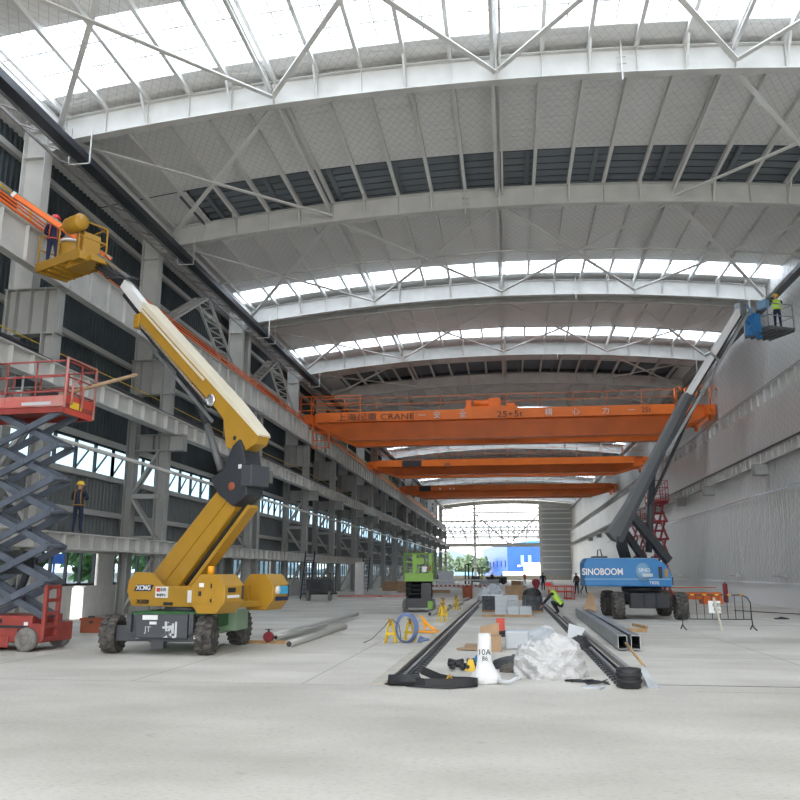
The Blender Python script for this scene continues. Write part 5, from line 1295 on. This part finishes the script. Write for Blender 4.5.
# ladders
def ladder(x, y, lab, h=3.2, run=1.2):
    r = root('steel_ladder', (x, y, 0), lab, 'ladder', 'dark ladders at the left columns')
    for s_ in (-.32, .32): MB().bar((x+s_, y, 0), (x+s_-0, y+run, h), .06, .12).build('stringer', 'navy', r)
    n = 10
    for i in range(1, n): MB().box(x-.32, x+.32, y+run*i/n-.1, y+run*i/n+.1, h*i/n-.02, h*i/n+.02).build('tread', 'navy', r)
ladder(-13.7, 54.0, 'dark steel ladder stairs nearest, behind the welding cart')
ladder(-13.6, 76.0, 'dark steel ladder stairs farther along the left columns')
# generator / welding cart
wc = root('generator_cart', (-12.2, 51.5, 0), 'dark wheeled generator cart parked by the left columns', 'cart')
MB().box(-12.9, -11.4, 51.0, 52.5, .5, 1.35).build('engine_box', 'graphite', wc, bevel=.04)
MB().box(-13.1, -11.2, 50.9, 52.6, .4, .5).build('frame', 'black', wc)
MB().box(-12.6, -11.9, 50.9, 51.0, .75, 1.2).build('front_panel', 'black', wc)
f_ = MB()
for x in (-13.0, -11.3): f_.tube([(x, 50.95, .45), (x, 50.95, 1.7), (x, 52.4, 1.7), (x, 52.4, .45)], .03)
f_.tube([(-13, 50.95, 1.7), (-11.3, 50.95, 1.7)], .03); f_.build('roll_bars', 'graphite', wc)
for x in (-12.75, -11.35): MB().lathe([(.1, -.08), (.3, -.08), (.33, 0), (.3, .08), (.1, .08)], (x, 51.1, .33), 'x', 18).build('wheel', 'wheelgrey', wc)
# orange plates stack
for i, (x, y, w_, d_, z) in enumerate(((-11.0, 60, 3.0, 1.6, .12), (-7.6, 60.5, 3.4, 1.5, .12), (-7.6, 73, 4.5, 1.0, .25), (-10.8, 80, 3.0, 1.5, .9))):
    T(MB().box(x-w_/2, x+w_/2, y-d_/2, y+d_/2, 0, z).box(x-w_/2-.2, x-w_/2, y-.3, y+.3, 0, z*.6).build('orange_plate', 'redpink' if i < 2 else 'card'), ['flat orange steel plate on the floor by the left columns, nearer end', 'flat orange steel plate on the floor toward the green scissor lift', 'low tan planks beyond the green scissor lift', 'tan crate beside the far left columns'][i], 'plate')
T(MB().box(-12.6, -11.9, 66, 66.5, 0, 2.6).build('white_post_board', 'plaster'), 'pale narrow board standing by the left columns', 'board')
# barrier fences far left
for i in range(7):
    x = -13.5+i*1.55; y = 98
    m = MB(); m.box(x, x+1.5, y, y+.05, .75, .95)
    for q in range(6): m.box(x+q*.28, x+q*.28+.04, y, y+.05, 0, 1.0)
    m.box(x, x+1.5, y, y+.05, .1, .3)
    r = root('barrier_panel', (x+.75, y, 0), 'white and red barrier panel in the far left row, %s from the left' % ORD[i], 'barrier', 'far barrier panels')
    m.build('panel', 'white', r)
    m = MB()
    for q in range(3): m.box(x+q*.52, x+q*.52+.25, y-.02, y, .1, .3); 
    m.build('red_stripes', 'redbright', r)
fk = root('forklift', (-4.6, 120, 0), 'dark forklift parked near the far end opening', 'forklift')
MB().box(-5.6, -4.4, 120, 122.2, .35, 1.2).build('body', 'graphite', fk, bevel=.05)
m = MB()
for x in (-5.5, -4.5):
    for y in (120.3, 122): m.box(x-.05, x+.05, y-.05, y+.05, 1.2, 2.3)
m.box(-5.6, -4.4, 120.2, 122.1, 2.3, 2.4); m.build('overhead_guard', 'black', fk)
MB().box(-6.6, -6.4, 120, 120.2, .1, 2.9).box(-6.1, -5.9, 120, 120.2, .1, 2.9).box(-6.6, -5.9, 120, 120.2, 2.8, 2.95).build('mast', 'black', fk)
for x in (-5.6, -4.4):
    for y in (120.4, 121.8): MB().lathe([(.1, -.1), (.35, -.1), (.35, .1), (.1, .1)], (x, y, .35), 'x', 14).build('wheel', 'black', fk)
T(MB().box(-3.6, -.5, 122, 124, .2, 1.1).cyl((-3.2, 121.9, .35), (-3.2, 124.1, .35), .35).cyl((-1, 121.9, .35), (-1, 124.1, .35), .35).build('machine_trailer', 'graphite'), 'low dark machine on wheels right of the forklift', 'machine')
for i, (x, y, w_, h_, mm, lab) in enumerate(((-12.5, 112, 3, 1.6, 'boxpale', 'pale stacked panels at the far left behind the barrier row'), (-8.5, 110, 2.2, 1.9, 'plastic_grey', 'grey cabinet behind the barrier row'), (-2.5, 100, 2.5, .9, 'boxpale', 'pale material stack beyond the crates'), (.8, 95, 1.6, .8, 'white', 'white material stack at the far end of the row'), (4.5, 118, 3, .5, 'boxpale', 'low pale stack near the grey end panel'), (-10.0, 121, 1.0, 1.9, 'card', 'tan upright crate near the far end'))):
    T(MB().box(x-w_/2, x+w_/2, y-.8, y+.8, 0, h_*.45).box(x-w_/2+.1, x+w_/2-.15, y-.7, y+.7, h_*.47, h_).build('material_stack', mm, bevel=.02), lab, 'stack')
# right: barrier with notice
ba = root('crowd_barrier', (6.5, 27.5, 0), 'black and yellow crowd barrier with a paper notice beside the blue lift', 'barrier')
m = MB(); x0, x1, y = 5.42, 7.55, 27.5
m.tube([(x0, y, .35), (x0, y, 1.02), (x0+.08, y, 1.08), (x1-.25, y, 1.08), (x1-.08, y, 1.0), (x1, y, .85), (x1, y, .35)], .02, n=8); m.tube([(x0, y, .33), (x1, y, .33)], .018)
m.build('frame', 'graphite', ba)
m = MB()
for i in range(1, 9):
    x = x0+(x1-x0)*i/9; m.cyl((x, y, .34), (x, y, 1.07), .012, n=6)
m.build('bars', 'black', ba)
for x in (x0, x1): MB().tube([(x, y, .4), (x+.02, y, .12), (x+.08, y-.2, 0)], .02).tube([(x, y, .15), (x-.02, y+.2, 0)], .02).build('foot', 'black', ba)
for i in range(5): MB().cyl((x0+.3+i*.38, y, 1.08), (x0+.42+i*.38, y, 1.08), .023, n=8).build('yellow_band', 'amber', ba)
nb = MB().box(6.25, 6.62, 27.42, 27.44, .52, .9).build('paper_notice', 'white', ba)
lettering('危险', .14, (6.5, 27.41, .76), (PI/2, 0, 0), 'black', nb); lettering('勿入', .11, (6.5, 27.41, .62), (PI/2, 0, 0), 'black', nb)
MB().bar((6.42, 27.4, 1.0), (6.55, 27.2, 0), .07, .02, up=(0, 1, 0)).build('wood_lath', 'concrete_wall', ba)
# right: orange parts along ledge
op = root('orange_end_carriage', (10.6, 49.5, 0), 'orange crane end carriage lying on the floor by the right wall', 'crane part')
MB().box(9.2, 12.0, 49.3, 49.9, .25, .65).box(10.9, 12.0, 49.1, 50.1, 0, .6).build('box_section', 'crane', op, bevel=.03)
MB().bar((8.6, 49.5, .8), (11.0, 49.5, .35), .1, .1).bar((8.2, 50.5, .9), (12.0, 50.5, .9), .05, .05).bar((8.4, 48.5, .1), (9.0, 48.7, .8), .08, .08).build('braces', 'crane', op)
T(MB().cyl((12.9, 52, 0), (12.9, 52, 1.1), .14, n=10).box(12.86, 12.94, 51.95, 52.05, 1.1, 1.2).build('red_cylinder', 'maroon'), 'dark red gas cylinder standing by the right wall', 'cylinder')
T(MB().box(10.2, 10.7, 33.9, 34.1, 0, .04).tube([(10.3, 34, .02), (10.5, 34.2, .06), (10.6, 33.9, .03)], .03).build('cable_scrap', 'black'), 'small black cable scrap on the floor right of the barrier', 'cable')
T(MB().tube([(10.5+.3*i, 41.0-.5*i, .015) for i in range(8)], .02).build('dark_hose', 'black'), 'thin dark hose lying along the floor at the right wall', 'hose')
